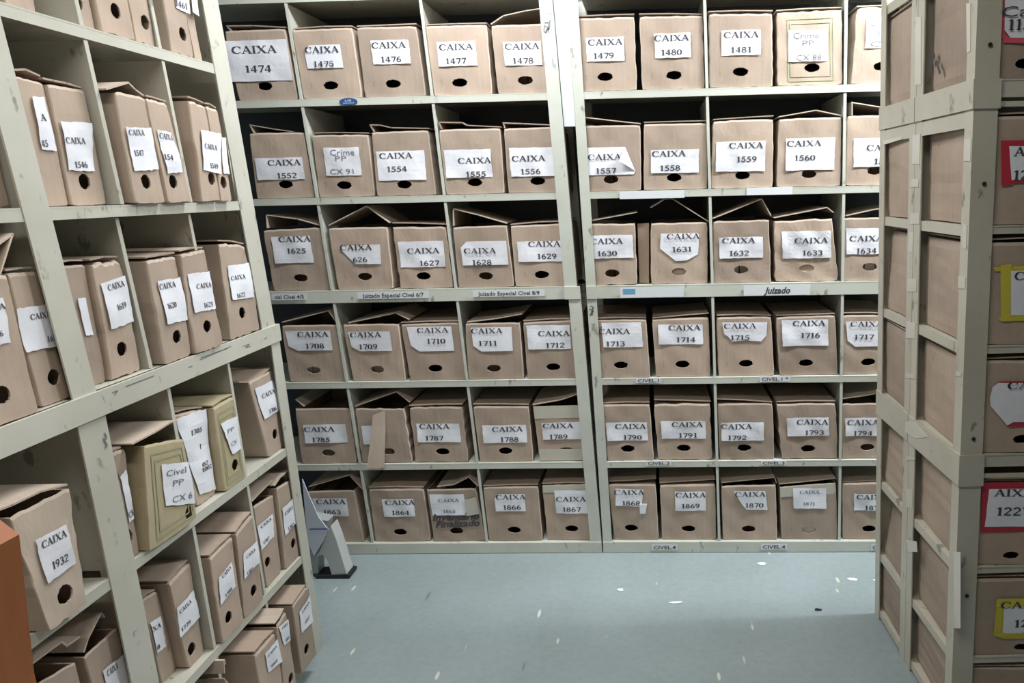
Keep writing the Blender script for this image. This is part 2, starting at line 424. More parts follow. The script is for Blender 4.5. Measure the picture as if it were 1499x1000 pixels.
# ------------------------------------------------------------------ shelving units
FA = Frame((0, 0, 0), (1, 0, 0), (0, 0, 1), (0, -1, 0))
FB = Frame((0, 0, 0), (1, -.0059, 0), (0, 0, 1), (0.0059, -1, 0))
FL = Frame((-.7819, 0, 0), (-.0184, 1, 0), (-.0084, 0, 1), (1, .0184, 0))
FAs = Frame((0, 0, 0), (1, 0, 0), (-.0461, 0, 1), (0, -1, 0))
FBs = Frame((0, 0, 0), (1, -.0059, 0), (-.0292, 0, 1), (0.0059, -1, 0))
FRs = Frame((.8354, 0, 0), (.0422, -1, 0), (-.0422, 0, 1), (-1, -.0422, 0))      # its side
FRf = Frame((.8714, -.853, 0), (1, 0, 0), (-.0422, 0, 1), (0, -1, 0))                  # its front, leaning
FR0 = Frame((.8714, -.853, 0), (1, 0, 0), (0, 0, 1), (0, -1, 0))
ZB = [.0413, .3443, .6443, .9606, 1.2643, 1.5681, 1.872]
ZL = [.045, .309, .621, .948, 1.262, 1.566, 1.87]

def unit(fr, label, m, posts, bays, zs, dep, beam, lip=.022, group=None, top=None, panel=STEELB, base=True, divs=None, mid_a0=False):
    """posts: (a0, a1, z0, z1); bays: (a0, a1); beam: index of the doubled shelf"""
    zc = fr.pt((posts[0][0]+posts[-1][1])/2, 0, -dep/2)
    root = thing('shelving_unit', label, 'shelves', zc, group)
    for a0, a1, z0, z1 in posts:
        e = a0 if a0 < min(b_[0] for b_ in bays) else (-1.1515 if mid_a0 and a0 < -1.1 else a1-.003)
        MB(fr).slab(a0, a1, z0, z1, -.003, 0).slab(e, e+.003, z0, z1, -.035, -.003).out('upright', m, root)
        MB(fr).slab(a0, a1, z0, z1, -dep, -dep+.003).slab(e, e+.003, z0, z1, -dep+.003, -dep+.035).out('upright', m, root)
    out = []
    for bi, (a0, a1) in enumerate(bays):
        for i, z in enumerate(zs):
            th = .042 if i == beam else (z-.001 if i == 0 and base else lip)
            ex = .0
            o = MB(fr).slab(a0-ex, a1+ex, z-.003, z, -dep+.004, -.0015).slab(a0-ex, a1+ex, z-th, z-.0005, -.0048, -.0018).out('shelf', m, root)
            out.append(o)
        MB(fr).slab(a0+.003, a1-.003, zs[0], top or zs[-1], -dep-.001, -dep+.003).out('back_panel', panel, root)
    for a, z0, z1 in divs or []:
        dc = -.010 if mid_a0 and .93 < z0 < 1.2 else 0
        MB(fr).slab(a-.001, a+.001, z0, z1, -dep+.005, dc-.006).slab(a-.0045, a+.0045, z0, z1, dc-.006, dc-.0035).out('divider', m, root)
    return root, out

def rows(zs, lst, th=lambda i: .022):
    r = []
    for i in range(len(zs)-1):
        for a in (lst(i) if callable(lst) else lst): r.append((a, zs[i]+.001, zs[i+1]-(.042 if i+1 == 3 else .022)-.001))
    return r
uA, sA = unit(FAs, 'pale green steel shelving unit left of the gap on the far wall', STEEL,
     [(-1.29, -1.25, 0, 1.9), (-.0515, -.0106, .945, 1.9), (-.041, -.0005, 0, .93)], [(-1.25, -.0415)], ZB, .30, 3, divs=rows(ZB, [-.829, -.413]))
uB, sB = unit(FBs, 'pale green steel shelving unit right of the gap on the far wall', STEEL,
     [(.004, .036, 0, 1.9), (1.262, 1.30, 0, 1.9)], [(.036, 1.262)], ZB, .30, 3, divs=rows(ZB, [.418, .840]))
# shelf 3 of each far unit runs across the posts as a sleeve
for fr, a0, a1, z, r in ((FAs, -.053, -.0005, ZB[3], uA), (FBs, .004, .038, ZB[3], uB)):
    MB(fr).slab(a0, a1, z-.042, z, -.003, .004).out('sleeve', STEEL, r)
for fr, a0, a1, r in ((FAs, -1.25, -.001, uA), (FBs, .004, 1.30, uB)):
    MB(fr).slab(a0, a1, .002, ZB[0], -.0010, .004).out('plinth', STEEL, r)

# left unit, its upper half leaning a little towards us
class LFrame(Frame):
    def pt(s, a, b, c=0): return s.O + s.U*(a-.06*max(0, b-.93)) + s.V*b + s.N*c
FLs = LFrame((-.7819, 0, 0), (-.0184, 1, 0), (-.0084, 0, 1), (1, .0184, 0))
LD = lambda i: [-.943, -.738] if i < 3 else ([-.965, -.757] if i == 3 else [-.956, -.757])
uL, sL = unit(FLs, 'cream steel shelving unit running along the left of the aisle', STEELL,
     [(-.556, -.514, 0, .906), (-.585, -.524, .948, 1.9), (-1.175, -1.114, 0, .906), (-1.172, -1.122, .948, 1.9), (-1.80, -1.76, 0, 1.9)],
     [(-1.122, -.556), (-1.76, -1.172)], ZL, .27, None, lip=.021, panel=painted('cream_panel', (.36, .355, .32), .1), divs=rows(ZL, lambda i: LD(i)+[-1.150]), mid_a0=True)
MB(FL).slab(-1.80, -.512, .904, .948, -.006, .005).out('beam', STEELL, uL)
MB(FL).slab(-.519, -.515, 0, .9, -.27, -.036).slab(-.55, -.546, .95, 1.9, -.27, -.04).out('end_panel', STEELL, uL)

# right units, back to back: the near one faces us, the rear one the far aisle
ZR = [.03, .214, .440, .703, .940, 1.184, 1.4585, 1.70]
def rside(label, a0, a1, near):
    root = thing('shelving_unit', label, 'shelves', FRs.pt((a0+a1)/2, 0, -.5), 'back to back shelving on the right')
    m = STEELR; fw_ = .047; dp = .033
    for (p0, p1) in ((a0, a0+dp), (a1-dp, a1)):
        for z0, z1 in ((0, .635), (.636, 1.405), (1.406, 1.95)):
            q = MB(FRs).slab(p0, p1, z0, z1, -.003, 0)
            e = p1 if p1 == a1 else p0+.003
            q.slab(e-.003, e, z0, z1, -fw_, -.003)
            q.out('upright', m, root)
            q2 = MB(FRs).slab(p0, p1, z0, z1, -1.303, -1.30); q2.slab(e-.003, e, z0, z1, -1.30, -1.26); q2.out('upright', m, root)
    sh = []
    for i, z in enumerate(ZR):
        th = .022
        if i in (3,): th = .034
        if i == 6: th = .038
        o = MB(FRs).slab(a0+.002, a1-.002, z-.003, z, -1.298, -.004)
        o.slab(a0+.002, a1-.004, z-th if i not in (3, 6) else z-.056-(.02 if i == 3 else 0), z-.003, -.0078, -.0038)         # side flange
        if near: o.slab(a1-.0075, a1-.0035, z-th+.005, z-.003, -1.26, -fw_)
        else: o.slab(a0+.0035, a0+.0075, z-th+.005, z-.003, -1.26, -fw_)
        sh.append(o.out('shelf', m, root))
    for z0, z1 in ((1.405, 1.459), (.634, .705)):      # joints between the stacked halves
        s = MB(FRs).slab(a0+.001, a1+.002 if near else a1-.001, z0, z1, .0005, .0035)
        if near: s.slab(a1+.001, a1+.004, z0, z1, -fw_-.003, .0035)
        s.out('joint_sleeve', m, root)
    for z1 in (1.402, .630):                          # top rim of the lower half
        MB(FRs).slab(a0+.002, a1-.004, z1-.030 if z1 > 1 else z1-.004, z1, -.0015, .0005 if False else -.0003).out('rim', m, root) if z1 > 1 else None
        if near: MB(FRs).slab(a1-.0045, a1-.001, *((1.408, 1.418) if z1 > 1 else (.650, .659)), -1.26, -fw_).out('rim', m, root)
    ba = a0+.002 if near else a1-.002
    MB(FRs).slab(ba-.001, ba+.001, .03, 1.9, -1.26, -.06).out('back_panel', STEELR, root)
    return root
uN = rside('beige steel shelving unit on the right whose front faces us', .590, .853, True)
uF = rside('beige steel shelving unit behind the right one, facing the far shelves', .366, .588, False)
for a, z in ((.838, 1.53), (.838, 1.235), (.838, 1.0), (.838, .30), (.838, .80)):   # bolt holes on the front post
    pass
for z in (1.519, 1.265, .74, .372):
    MB(FRf).prism([(.026+.0042*math.cos(k*.524), z+.0042*math.sin(k*.524)) for k in range(12)], .0005, .0016).out('bolt_hole', HOLEM, uN)

# scraps of old paper tape left on the side of the right units
for pts, n_ in (([(1338, 25), (1346, 25), (1346, 124), (1337, 124)], uF), ([(1412, 5), (1418, 5), (1418, 75), (1413, 78)], uN),
            ([(1334, 198), (1345, 196), (1344, 240), (1333, 240)], uF), ([(1409, 204), (1419, 203), (1418, 236), (1408, 236)], uN),
            ([(1332, 262), (1343, 262), (1342, 274), (1331, 274)], uF), ([(1331, 312), (1344, 312), (1343, 328), (1330, 328)], uF), ([(1329, 340), (1335, 340), (1334, 369), (1328, 369)], uF),
            ([(1407, 328), (1413, 330), (1412, 365), (1406, 362)], uN), ([(1327, 408), (1340, 408), (1339, 427), (1326, 427)], uF),
            ([(1401, 404), (1411, 406), (1410, 423), (1400, 422)], uN), ([(1325, 470), (1338, 473), (1337, 496), (1324, 495)], uF),
            ([(1323, 547), (1337, 547), (1337, 555), (1323, 553)], uF), ([(1397, 545), (1405, 546), (1404, 552), (1396, 550)], uN),
            ([(1326, 617), (1340, 618), (1358, 640), (1340, 642), (1325, 632)], uN), 
            ([(1325, 668), (1337, 670), (1337, 674), (1325, 674)], uF), ([(1324, 716), (1334, 716), (1333, 745), (1325, 742)], uF),
            ([(1325, 790), (1340, 793), (1341, 808), (1328, 808)], uF), ([(1394, 808), (1404, 808), (1404, 920), (1395, 920)], uN),
            ([(1290, 206), (1318, 200), (1318, 204), (1292, 212)], uF)):
    q = [FRs.pix(x, y, .004) for x, y in pts]
    zm = sum(p[1] for p in q)/len(q); o_ = .0036 if .62 < zm < .715 or 1.40 < zm < 1.46 else .0001
    MB(FRs).prism(q, o_+.0002, o_+.0010).out('old_tape', PTAPE, n_)
# handwriting scrawls on posts
def strokes(fr, polys, w, c, parent, m=INK, name='scribble'):
    vs, fs = [], []
    for pl in polys:
        for p, q in zip(pl, pl[1:]):
            dx, dy = q[0]-p[0], q[1]-p[1]; L = math.hypot(dx, dy) or 1; nx, ny = -dy/L*w/2, dx/L*w/2; n = len(vs)
            for a, b in ((p[0]-nx, p[1]-ny), (q[0]-nx, q[1]-ny), (q[0]+nx, q[1]+ny), (p[0]+nx, p[1]+ny)): vs.append(fr.pt(a, b, c))
            fs.append((n, n+1, n+2, n+3))
    return mesh(name, vs, fs, m, parent)
def pxpoly(fr, pl, c=0): return [fr.pix(x, y, c) for x, y in pl]
strokes(FA, [pxpoly(FA, p) for p in ([(797, 33), (803, 33), (803, 48)], [(798, 38), (802, 40), (799, 46), (805, 41)], [(797, 36), (796, 46), (801, 48)], [(804, 30), (805, 38), (802, 44)])], .0022, .0015, uA, GREY)
strokes(FB, [pxpoly(FB, p) for p in ([(864, 448), (868, 449), (867, 461), (864, 460)], [(863, 452), (870, 457)], [(869, 450), (864, 462)])], .0025, .0015, uB, INK)
strokes(FL, [pxpoly(FL, p) for p in ([(152, 634), (155, 640), (152, 646)], [(150, 642), (156, 652), (153, 656)])], .003, .0015, uL, GREY)

# paper strips on the shelf edges
def shelf_strip(fr, par, x0, y0, x1, y1, txt, style='bold', m=STRIP, c=.0045, frac=.86, hf=.62, ink=INK):
    p, q = fr.pix(x0, y0, c), fr.pix(x1, y1, c)
    a0, b1, a1, b0 = p[0], p[1], q[0], q[1]
    o = MB(fr).prism([(a0, b0), (a1, b0), (a1, b1), (a0, b1)], c, c+.0006).out('shelf_label', m, par)
    if txt: lettering(fr, [(txt, style, (a0+a1)/2, (b0+b1)/2, (a1-a0)*frac, (b1-b0)*hf, 0)], lambda a, b: c+.0011, o, ink)
shelf_strip(FA, sA[3], 523, 428, 628, 436, 'Juizado Especial Cível 6/7', c=.005)
shelf_strip(FA, sA[3], 692, 425.5, 797.5, 433, 'Juizado Especial Cível 8/9', c=.005)
shelf_strip(FA, sA[3], 398, 430.5, 449, 438.5, 'cial Cível 4/5', c=.005)
shelf_strip(FB, sB[3], 908, 421, 1001, 434.5, '', c=.005)
shelf_strip(FB, sB[3], 912, 423, 930, 430, '', m=mat('blue_stain', (.12, .38, .55), .6), c=.0058)
shelf_strip(FB, sB[3], 1089, 418, 1186, 431.5, 'Juizado', 'hand', c=.005, frac=.4)
shelf_strip(FB, sB[4], 931, 553.5, 967, 560.5, 'CIVEL.1', c=.0005)
shelf_strip(FB, sB[4], 1112, 551, 1157, 558.5, 'CIVEL.1 *', c=.0005)
shelf_strip(FB, sB[5], 946, 675, 983, 681.5, 'CIVEL.2', c=.0005)
shelf_strip(FB, sB[5], 1114, 674.5, 1151, 681, 'CIVEL.3', c=.0005)
shelf_strip(FB, sB[0], 954, 797, 992, 805.5, 'CIVEL.4', c=.005)
shelf_strip(FB, sB[0], 1114, 796.5, 1152, 804.5, 'CIVEL.4', c=.005)
shelf_strip(FB, sB[0], 1275, 797, 1310, 805.5, 'CIVEL.4', c=.005)
shelf_strip(FB, sB[2], 907, 280.5, 1002, 289.5, '', c=.0005)
shelf_strip(FB, sB[2], 1093, 275, 1160, 284.5, '', c=.0005)
e0 = FA.pix(510, 148.6, .001)
MB(FA).prism([(e0[0]+.029*math.cos(k*.393), e0[1]+.0105*math.sin(k*.393)) for k in range(16)], .0006, .0016).out('maker_badge', BLUE, sA[5])
lettering(FA, [('LIB', 'sans', e0[0], e0[1]+.003, .02, .006, 0), ('steel', 'sans', e0[0], e0[1]-.004, .034, .004, 0)], lambda a, b: .0021, sA[5], STRIP)
# scuffs in pencil along the left beam
for p in ([(289, 527), (335, 507)], [(290, 524), (330, 510)], [(180, 566), (222, 550)], [(352, 507), (362, 504), (356, 509), (364, 507)], [(160, 575), (168, 572), (163, 579)], [(383, 497), (388, 494)], [(272, 538), (278, 536)]): strokes(FL, [pxpoly(FL, p)], .002, .0055, uL, GREY, 'pencil_scuff')

# ------------------------------------------------------------------ archive boxes on the far shelves
# number, TL, TR, BR.x, BL.x, slot, label box, word centre, number centre, lid line, options
ROWS = {
5: ('top', [
 ('1474', (328, 45), (418, 42), 436, 348, (388, 126), (331, 59, 425, 119), (373, 73), (379, 101), [(336, 45), (331, 39), (370, 38.5), (418, 41)], dict(big=1.33, ls=.19, noteprefix='with a large full width white label')),
 ('1475', (427, 44), (516, 40), 530.5, 440.5, (484, 125), (448, 66, 501, 100), (472, 73), (475, 94), None, dict(cutTL=1)),
 ('1476', (521.5, 40.5), (610, 38), 624, 533.5, (575.5, 122.5), (545, 59, 600, 94), (569.5, 66.5), (573, 87), None, {}),
 ('1477', (621, 38), (713, 36), 721.5, 630, (673, 121), (641, 61, 698, 97), (668, 69), (668, 89.5), None, {}),
 ('1478', (718, 37), (803, 34), 812, 729, (769, 117.5), (738, 61, 793, 96), (764.5, 68), (766, 89), [(719, 36), (737, 24), (768, 17), (801, 12)], dict(open=1)),
 ('1479', (840, 27), (929, 24), 933.5, 847, (886, 112.5), (858.5, 55, 914, 90), (886, 62), (884, 82), None, dict(rag=.0025)),
 ('1480', (935, 24), (1028.6, 22.5), 1032.5, 939.5, (986.5, 110), (958.5, 49, 1011, 85), (983, 56), (983, 77), None, dict(rag=.0025)),
 ('1481', (1036, 20), (1132, 18.6), 1132, 1038, (1084, 105), (1056, 44, 1113.5, 81), (1085, 51), (1085, 73), None, dict(rag=.003)),
 ('CX 88', (1136, 18), (1233, 14), 1234, 1137.5, (1189, 99), (1154, 44, 1211, 90), None, None, None, dict(rag=.003, kind='crime', cxs=(1180, 52, 1183, 63, 1184, 84), frameprint=[(.17, .1, .86, .93), (.21, .16, .82, .87)])),
 ('CX', (1254, 11), (1345, 9), 1338, 1244, (1290, 97), (1267, 25, 1322, 70), None, None, None, dict(rag=.0045, kind='crime', cxs=(1292, 33, 1294, 48, 1292, 64), noteprefix='tilted and dented, half hidden behind the right shelves,')),
 ]),
4: ('second', [
 ('1552', (364, 195), (445, 193.5), 460, 374.5, (418, 270), (376, 231, 445, 263), (417, 238), (421, 257), [(370, 195), (365, 184), (400, 190), (422, 193)], {}),
 ('CX 91', (455.5, 198), (539.5, 196.5), 548.5, 464.5, (504, 271), (476, 216, 528, 257), None, None, None, dict(kind='crime', cxs=(502, 223, 500, 232, 501, 251), rag=.002)),
 ('1554', (543, 193.5), (627, 190.5), 639, 551.5, (592, 270), (553, 221, 623, 264), (580, 228), (582, 247.5), [(546, 193), (541, 184), (555, 184), (572, 188), (627, 189)], {}),
 ('1555', (642, 189.6), (733, 187.5), 739.5, 649.5, (695, 267), (652, 219, 720, 260), (695, 235), (697, 255), [(645, 189), (642, 180), (676, 180.5), (682, 184.5), (733, 187)], {}),
 ('1556', (737, 188.4), (817, 185), 827, 744, (787, 265), (747, 216, 812, 258), (774, 232), (777, 251), [(738, 188), (736, 181), (765, 182), (817, 184.5)], {}),
 ('1557', (846, 184), (938, 183), 939.5, 858, (894.5, 262.5), (860, 215.5, 927, 256), (885, 230), (887, 250), [(848, 173), (857, 173), (900, 178), (937, 182)], dict(open=1, curl='TR')),
 ('1558', (942, 181.5), (1035.5, 180), 1036, 942, (987, 260), (953, 219, 1023, 253), (979, 225), (981, 246), None, {}),
 ('1559', (1043.6, 177), (1133, 174), 1131.5, 1040, (1087, 256), (1048, 207, 1120, 251), (1092, 213), (1093, 233), [(1045, 176), (1090, 173), (1132, 170.5)], dict(rag=.002)),
 ('1560', (1140, 174), (1232.5, 171), 1230.5, 1136.5, (1184, 252), (1150, 202, 1221.5, 249), (1177, 210), (1178, 231), [(1141, 172), (1195, 162.5), (1231, 170)], dict(open=1)),
 ('1561', (1240, 169.5), (1330, 168), 1330, 1237, (1281, 249), (1249, 202, 1318, 244), (1293, 216), (1294, 236), [(1247, 169), (1247, 151), (1290, 158), (1328, 165)], dict(open=1)),
 ]),
3: ('third', [
 ('1625', (384.5, 337), (468.5, 332.5), 484, 399.5, (440, 407), (401, 346, 457, 385), (432, 350), (435, 367), [(391, 334), (390, 316), (435, 322), (467, 331)], dict(open=1, rag=.002)),
 ('1626', (480, 334), (567.5, 331.6), 576.5, 494.5, (534, 405), (498, 358, 558, 387), (522, 362), (528, 380), [(481, 331), (536, 303), (569, 327)], dict(open=1, poly=[(498, 360), (557, 357.5), (558.5, 386.5), (521, 387), (502, 368)], short='626')),
 ('1627', (573.5, 331.6), (653.5, 331.6), 664, 585.5, (620, 404), (585, 353, 651, 391), (620, 367), (629, 385), [(574, 327.5), (615, 328), (653, 329.5)], dict(rag=.003)),
 ('1628', (662.5, 332.5), (742, 329.5), 753.5, 671.5, (711, 404), (676, 353, 743, 388), (703, 367), (706, 384), [(664, 331), (664, 307), (700, 316), (741, 328)], dict(open=1, cutTL=1)),
 ('1629', (746.5, 330.4), (832, 327), 842, 754.5, (793, 402), (758, 353, 823, 383), (797, 357), (801, 375), None, {}),
 ('1630', (854, 327.5), (930, 326.5), 934, 866, (896, 400), (868, 344, 927, 378), (888, 353), (889, 371), [(867, 324), (900, 318), (932, 312)], dict(open=1, rag=.0035)),
 ('1631', (952, 326.5), (1036, 325), 1036.5, 952.5, (994, 398), (966, 341, 1024, 382), (1000, 346), (998, 365), [(953, 305), (973, 293), (984, 292), (1036, 325)], dict(open=1, slug=1, poly=[(967.5, 342), (1021, 341), (1023.5, 344), (1022, 372), (1006, 381), (989, 382), (966, 364)], sideflap=1, rag=.002)),
 ('1632', (1043, 323.5), (1126.5, 321.4), 1129.5, 1044, (1085, 395), (1053, 347, 1117, 378), (1081, 352), (1082, 370.5), [(1044, 321), (1115, 292.5), (1128, 316)], dict(open=1, rag=.003)),
 ('1633', (1133, 323.5), (1219, 319), 1228, 1134, (1181, 393), (1145, 338, 1216, 378), (1187, 352), (1189, 370), [(1134, 320), (1211, 305), (1220, 312)], dict(open=1, rag=.004, amp=.002, slug=1)),
 ('1634', (1232, 319), (1312, 318), 1315, 1232.5, (1273, 390.5), (1239, 334, 1300, 372), (1268, 349), (1268, 367), [(1240, 317), (1280, 308), (1310, 304)], dict(open=1)),
 ]),
2: ('fourth', [
 ('1708', (411.5, 476.5), (498.5, 475), 506, 423.5, (459, 542), (420, 484, 486, 513), (459, 489), (462, 506), [(413, 473), (480, 456.5), (494, 473)], dict(open=1, cutBL=1)),
 ('1709', (501.5, 475), (584, 473.5), 594.5, 516.5, (552, 541), (512, 485, 573, 514), (536, 489.5), (540, 507), [(510, 474), (579, 459.5), (598, 469)], dict(open=1, cutBL=1)),
 ('1710', (586, 475), (671.5, 472), 682, 600.5, (637.5, 539), (598, 478, 663, 514), (634, 483), (639, 499), None, dict(cutBL=1)),
 ('1711', (680.5, 473.5), (761.5, 472), 767.5, 685.5, (723, 539), (691, 479, 750, 514), (713, 484), (714.5, 502), [(684, 473), (725, 468), (764, 461)], dict(open=1, cutBL=1)),
 ('1712', (765, 472), (849, 468.5), 859, 772, (810, 537), (772, 476, 835, 511), (811, 488), (813, 505), None, {}),
 ('1713', (868, 468.5), (946.5, 467.5), 952.5, 878, (909, 534.5), (882, 472, 940, 508), (899, 485), (901, 503), None, {}),
 ('1714', (954, 467.5), (1038, 464.5), 1040.5, 960, (999, 533), (964, 475, 1029, 504), (1002, 479.5), (1004, 497), [(956, 467), (1010, 462), (1037, 460)], {}),
 ('1715', (1048.5, 464.5), (1129.5, 463.6), 1134, 1051.5, (1092, 532), (1057, 471, 1124, 501), (1083, 477), (1083, 494), None, dict(poly=[(1057, 472), (1123, 471.5), (1122, 491), (1114, 500), (1092, 498), (1072, 500), (1066, 493), (1060, 489)])),
 ('1716', (1135.6, 464.5), (1223, 461.5), 1226.5, 1141, (1180, 531.5), (1144.5, 468, 1212, 506), (1184, 473), (1186, 490.5), None, {}),
 ('1717', (1232.5, 461.5), (1310, 461), 1312, 1232, (1271, 530), (1238, 470, 1300, 507), (1268, 474), (1264, 493), None, dict(cutBL=1)),
 ]),
1: ('fifth', [
 ('1785', (431.5, 598), (511, 597.4), 522.5, 442, (481, 663), (446, 621, 508, 648), (468, 628), (471, 643), [(432, 586), (444, 596)], dict(open=1)),
 ('1786', (518.5, 597.4), (592, 597.4), 605, 529.5, (569, 661), (531, 623, 556, 650), None, None, [(520, 596), (580, 575), (599, 590)], dict(open=1, hanging=1, rag=.004)),
 ('1787', (598, 596.5), (677.5, 595), 687, 608, (648, 661), (611, 620, 674, 647), (636, 624), (636, 641), None, dict(rag=.004)),
 ('1788', (692, 595), (774.5, 595), 781.5, 702.5, (740, 660), (707, 622, 771, 648), (743, 628), (746, 643), None, {}),
 ('1789', (779.5, 595), (853, 593), 862, 790, (829, 656.5), (794, 618, 851, 643), (817, 623), (818, 639), [(780, 594), (820, 587), (850, 577)], dict(open=1, bands=[(.0, .22), (.78, .985)], slit=1)),
 ('1790', (880, 592.5), (951.5, 592), 958, 889, (919, 657), (888, 618, 948, 645), (923, 624), (926, 640), None, {}),
 ('1791', (956, 592), (1040, 590.5), 1043.6, 963.5, (1001, 656), (968, 616, 1033, 642), (1006, 621), (1007, 637), [(958, 586.5), (1000, 587.5), (1040, 589)], dict(rag=.004)),
 ('1792', (1050, 591.4), (1131.5, 590.5), 1134, 1053.5, (1089.5, 655.5), (1056, 618, 1118, 645), (1078, 624), (1079, 640), [(1050, 585.5), (1090, 587), (1130, 590)], {}),
 ('1793', (1136, 591.4), (1224, 589.6), 1227, 1144, (1183, 657), (1152, 611, 1213, 638), (1189, 617.5), (1192, 633), None, dict(rag=.004)),
 ('1794', (1230, 590.5), (1308, 589), 1308, 1232, (1270, 655), (1237, 611, 1298, 638), (1263, 618), (1263, 634), [(1231, 585), (1270, 580), (1300, 574)], dict(open=1, rag=.003)),
 ]),
0: ('bottom', [
 ('1863', (449.5, 719.5), (519, 717.4), 534, 462, (494, 782), (460, 729, 510, 755), (485, 734), (487, 749), [(452, 714), (511, 697), (533, 719)], dict(open=1)),
 ('1864', (539, 716.5), (620.5, 715.6), 631.5, 549, (586, 779), (561, 730, 607, 756), (586, 735), (587, 750), None, {}),
 ('1865', (624, 716.5), (697, 715), 711.5, 635, (668.5, 777), (631, 723, 681, 754), (657, 732), (658, 748), [(640, 714), (664, 711), (686, 700), (699, 713)], dict(open=1, faint=1, scrawl=1, small=.7)),
 ('1866', (706.5, 713.5), (788, 712), 795, 716, (753, 775.5), (725, 723, 769, 748), (748, 727), (750, 742), None, dict(cutTL=1)),
 ('1867', (793, 710.5), (868, 709), 879, 801.5, (837, 774), (813, 717, 862, 751), (836, 730), (837, 745), None, dict(bands=[(.0, .13)], rag=.002)),
 ('1868', (890, 709.5), (960.5, 709), 965, 899, (924, 773), (901, 715, 942, 741), (921, 720), (924, 736), [(892, 706), (930, 704.5), (960, 701.5)], dict(poly=[(901, 715), (942, 716), (939, 741), (901, 740)], tornscrap=1)),
 ('1869', (965.5, 710.5), (1047.5, 709), 1049, 969, (1008, 774), (988.5, 719, 1033, 747), (1011, 724), (1011, 740), [(966, 708), (1010, 705.5), (1047, 703)], {}),
 ('1870', (1055.5, 711.4), (1136, 709), 1138.5, 1058, (1096, 774.5), (1074, 718, 1122, 746), (1098, 723), (1104, 739), [(1056, 708), (1134, 700.5), (1136, 708)], dict(open=1, poly=[(1074, 718.5), (1120, 718), (1123.5, 746), (1093, 746), (1086, 738), (1079, 727)])),
 ('1871', (1141, 713), (1224, 706.6), 1226, 1144, (1184, 776), (1161, 714, 1209, 744), (1185, 720), (1184, 737), [(1141, 710), (1180, 706.5), (1223, 701.5)], dict(open=1, faint=1, small=.65, bands=[(.01, .19)], slug=1)),
 ('1872', (1233, 707.5), (1306, 706), 1308, 1233.5, (1272, 774), (1250, 722, 1300, 747), (1276, 727), (1279, 743), None, {}),
 ])}
BACKD = .27
prevq = prevk = None
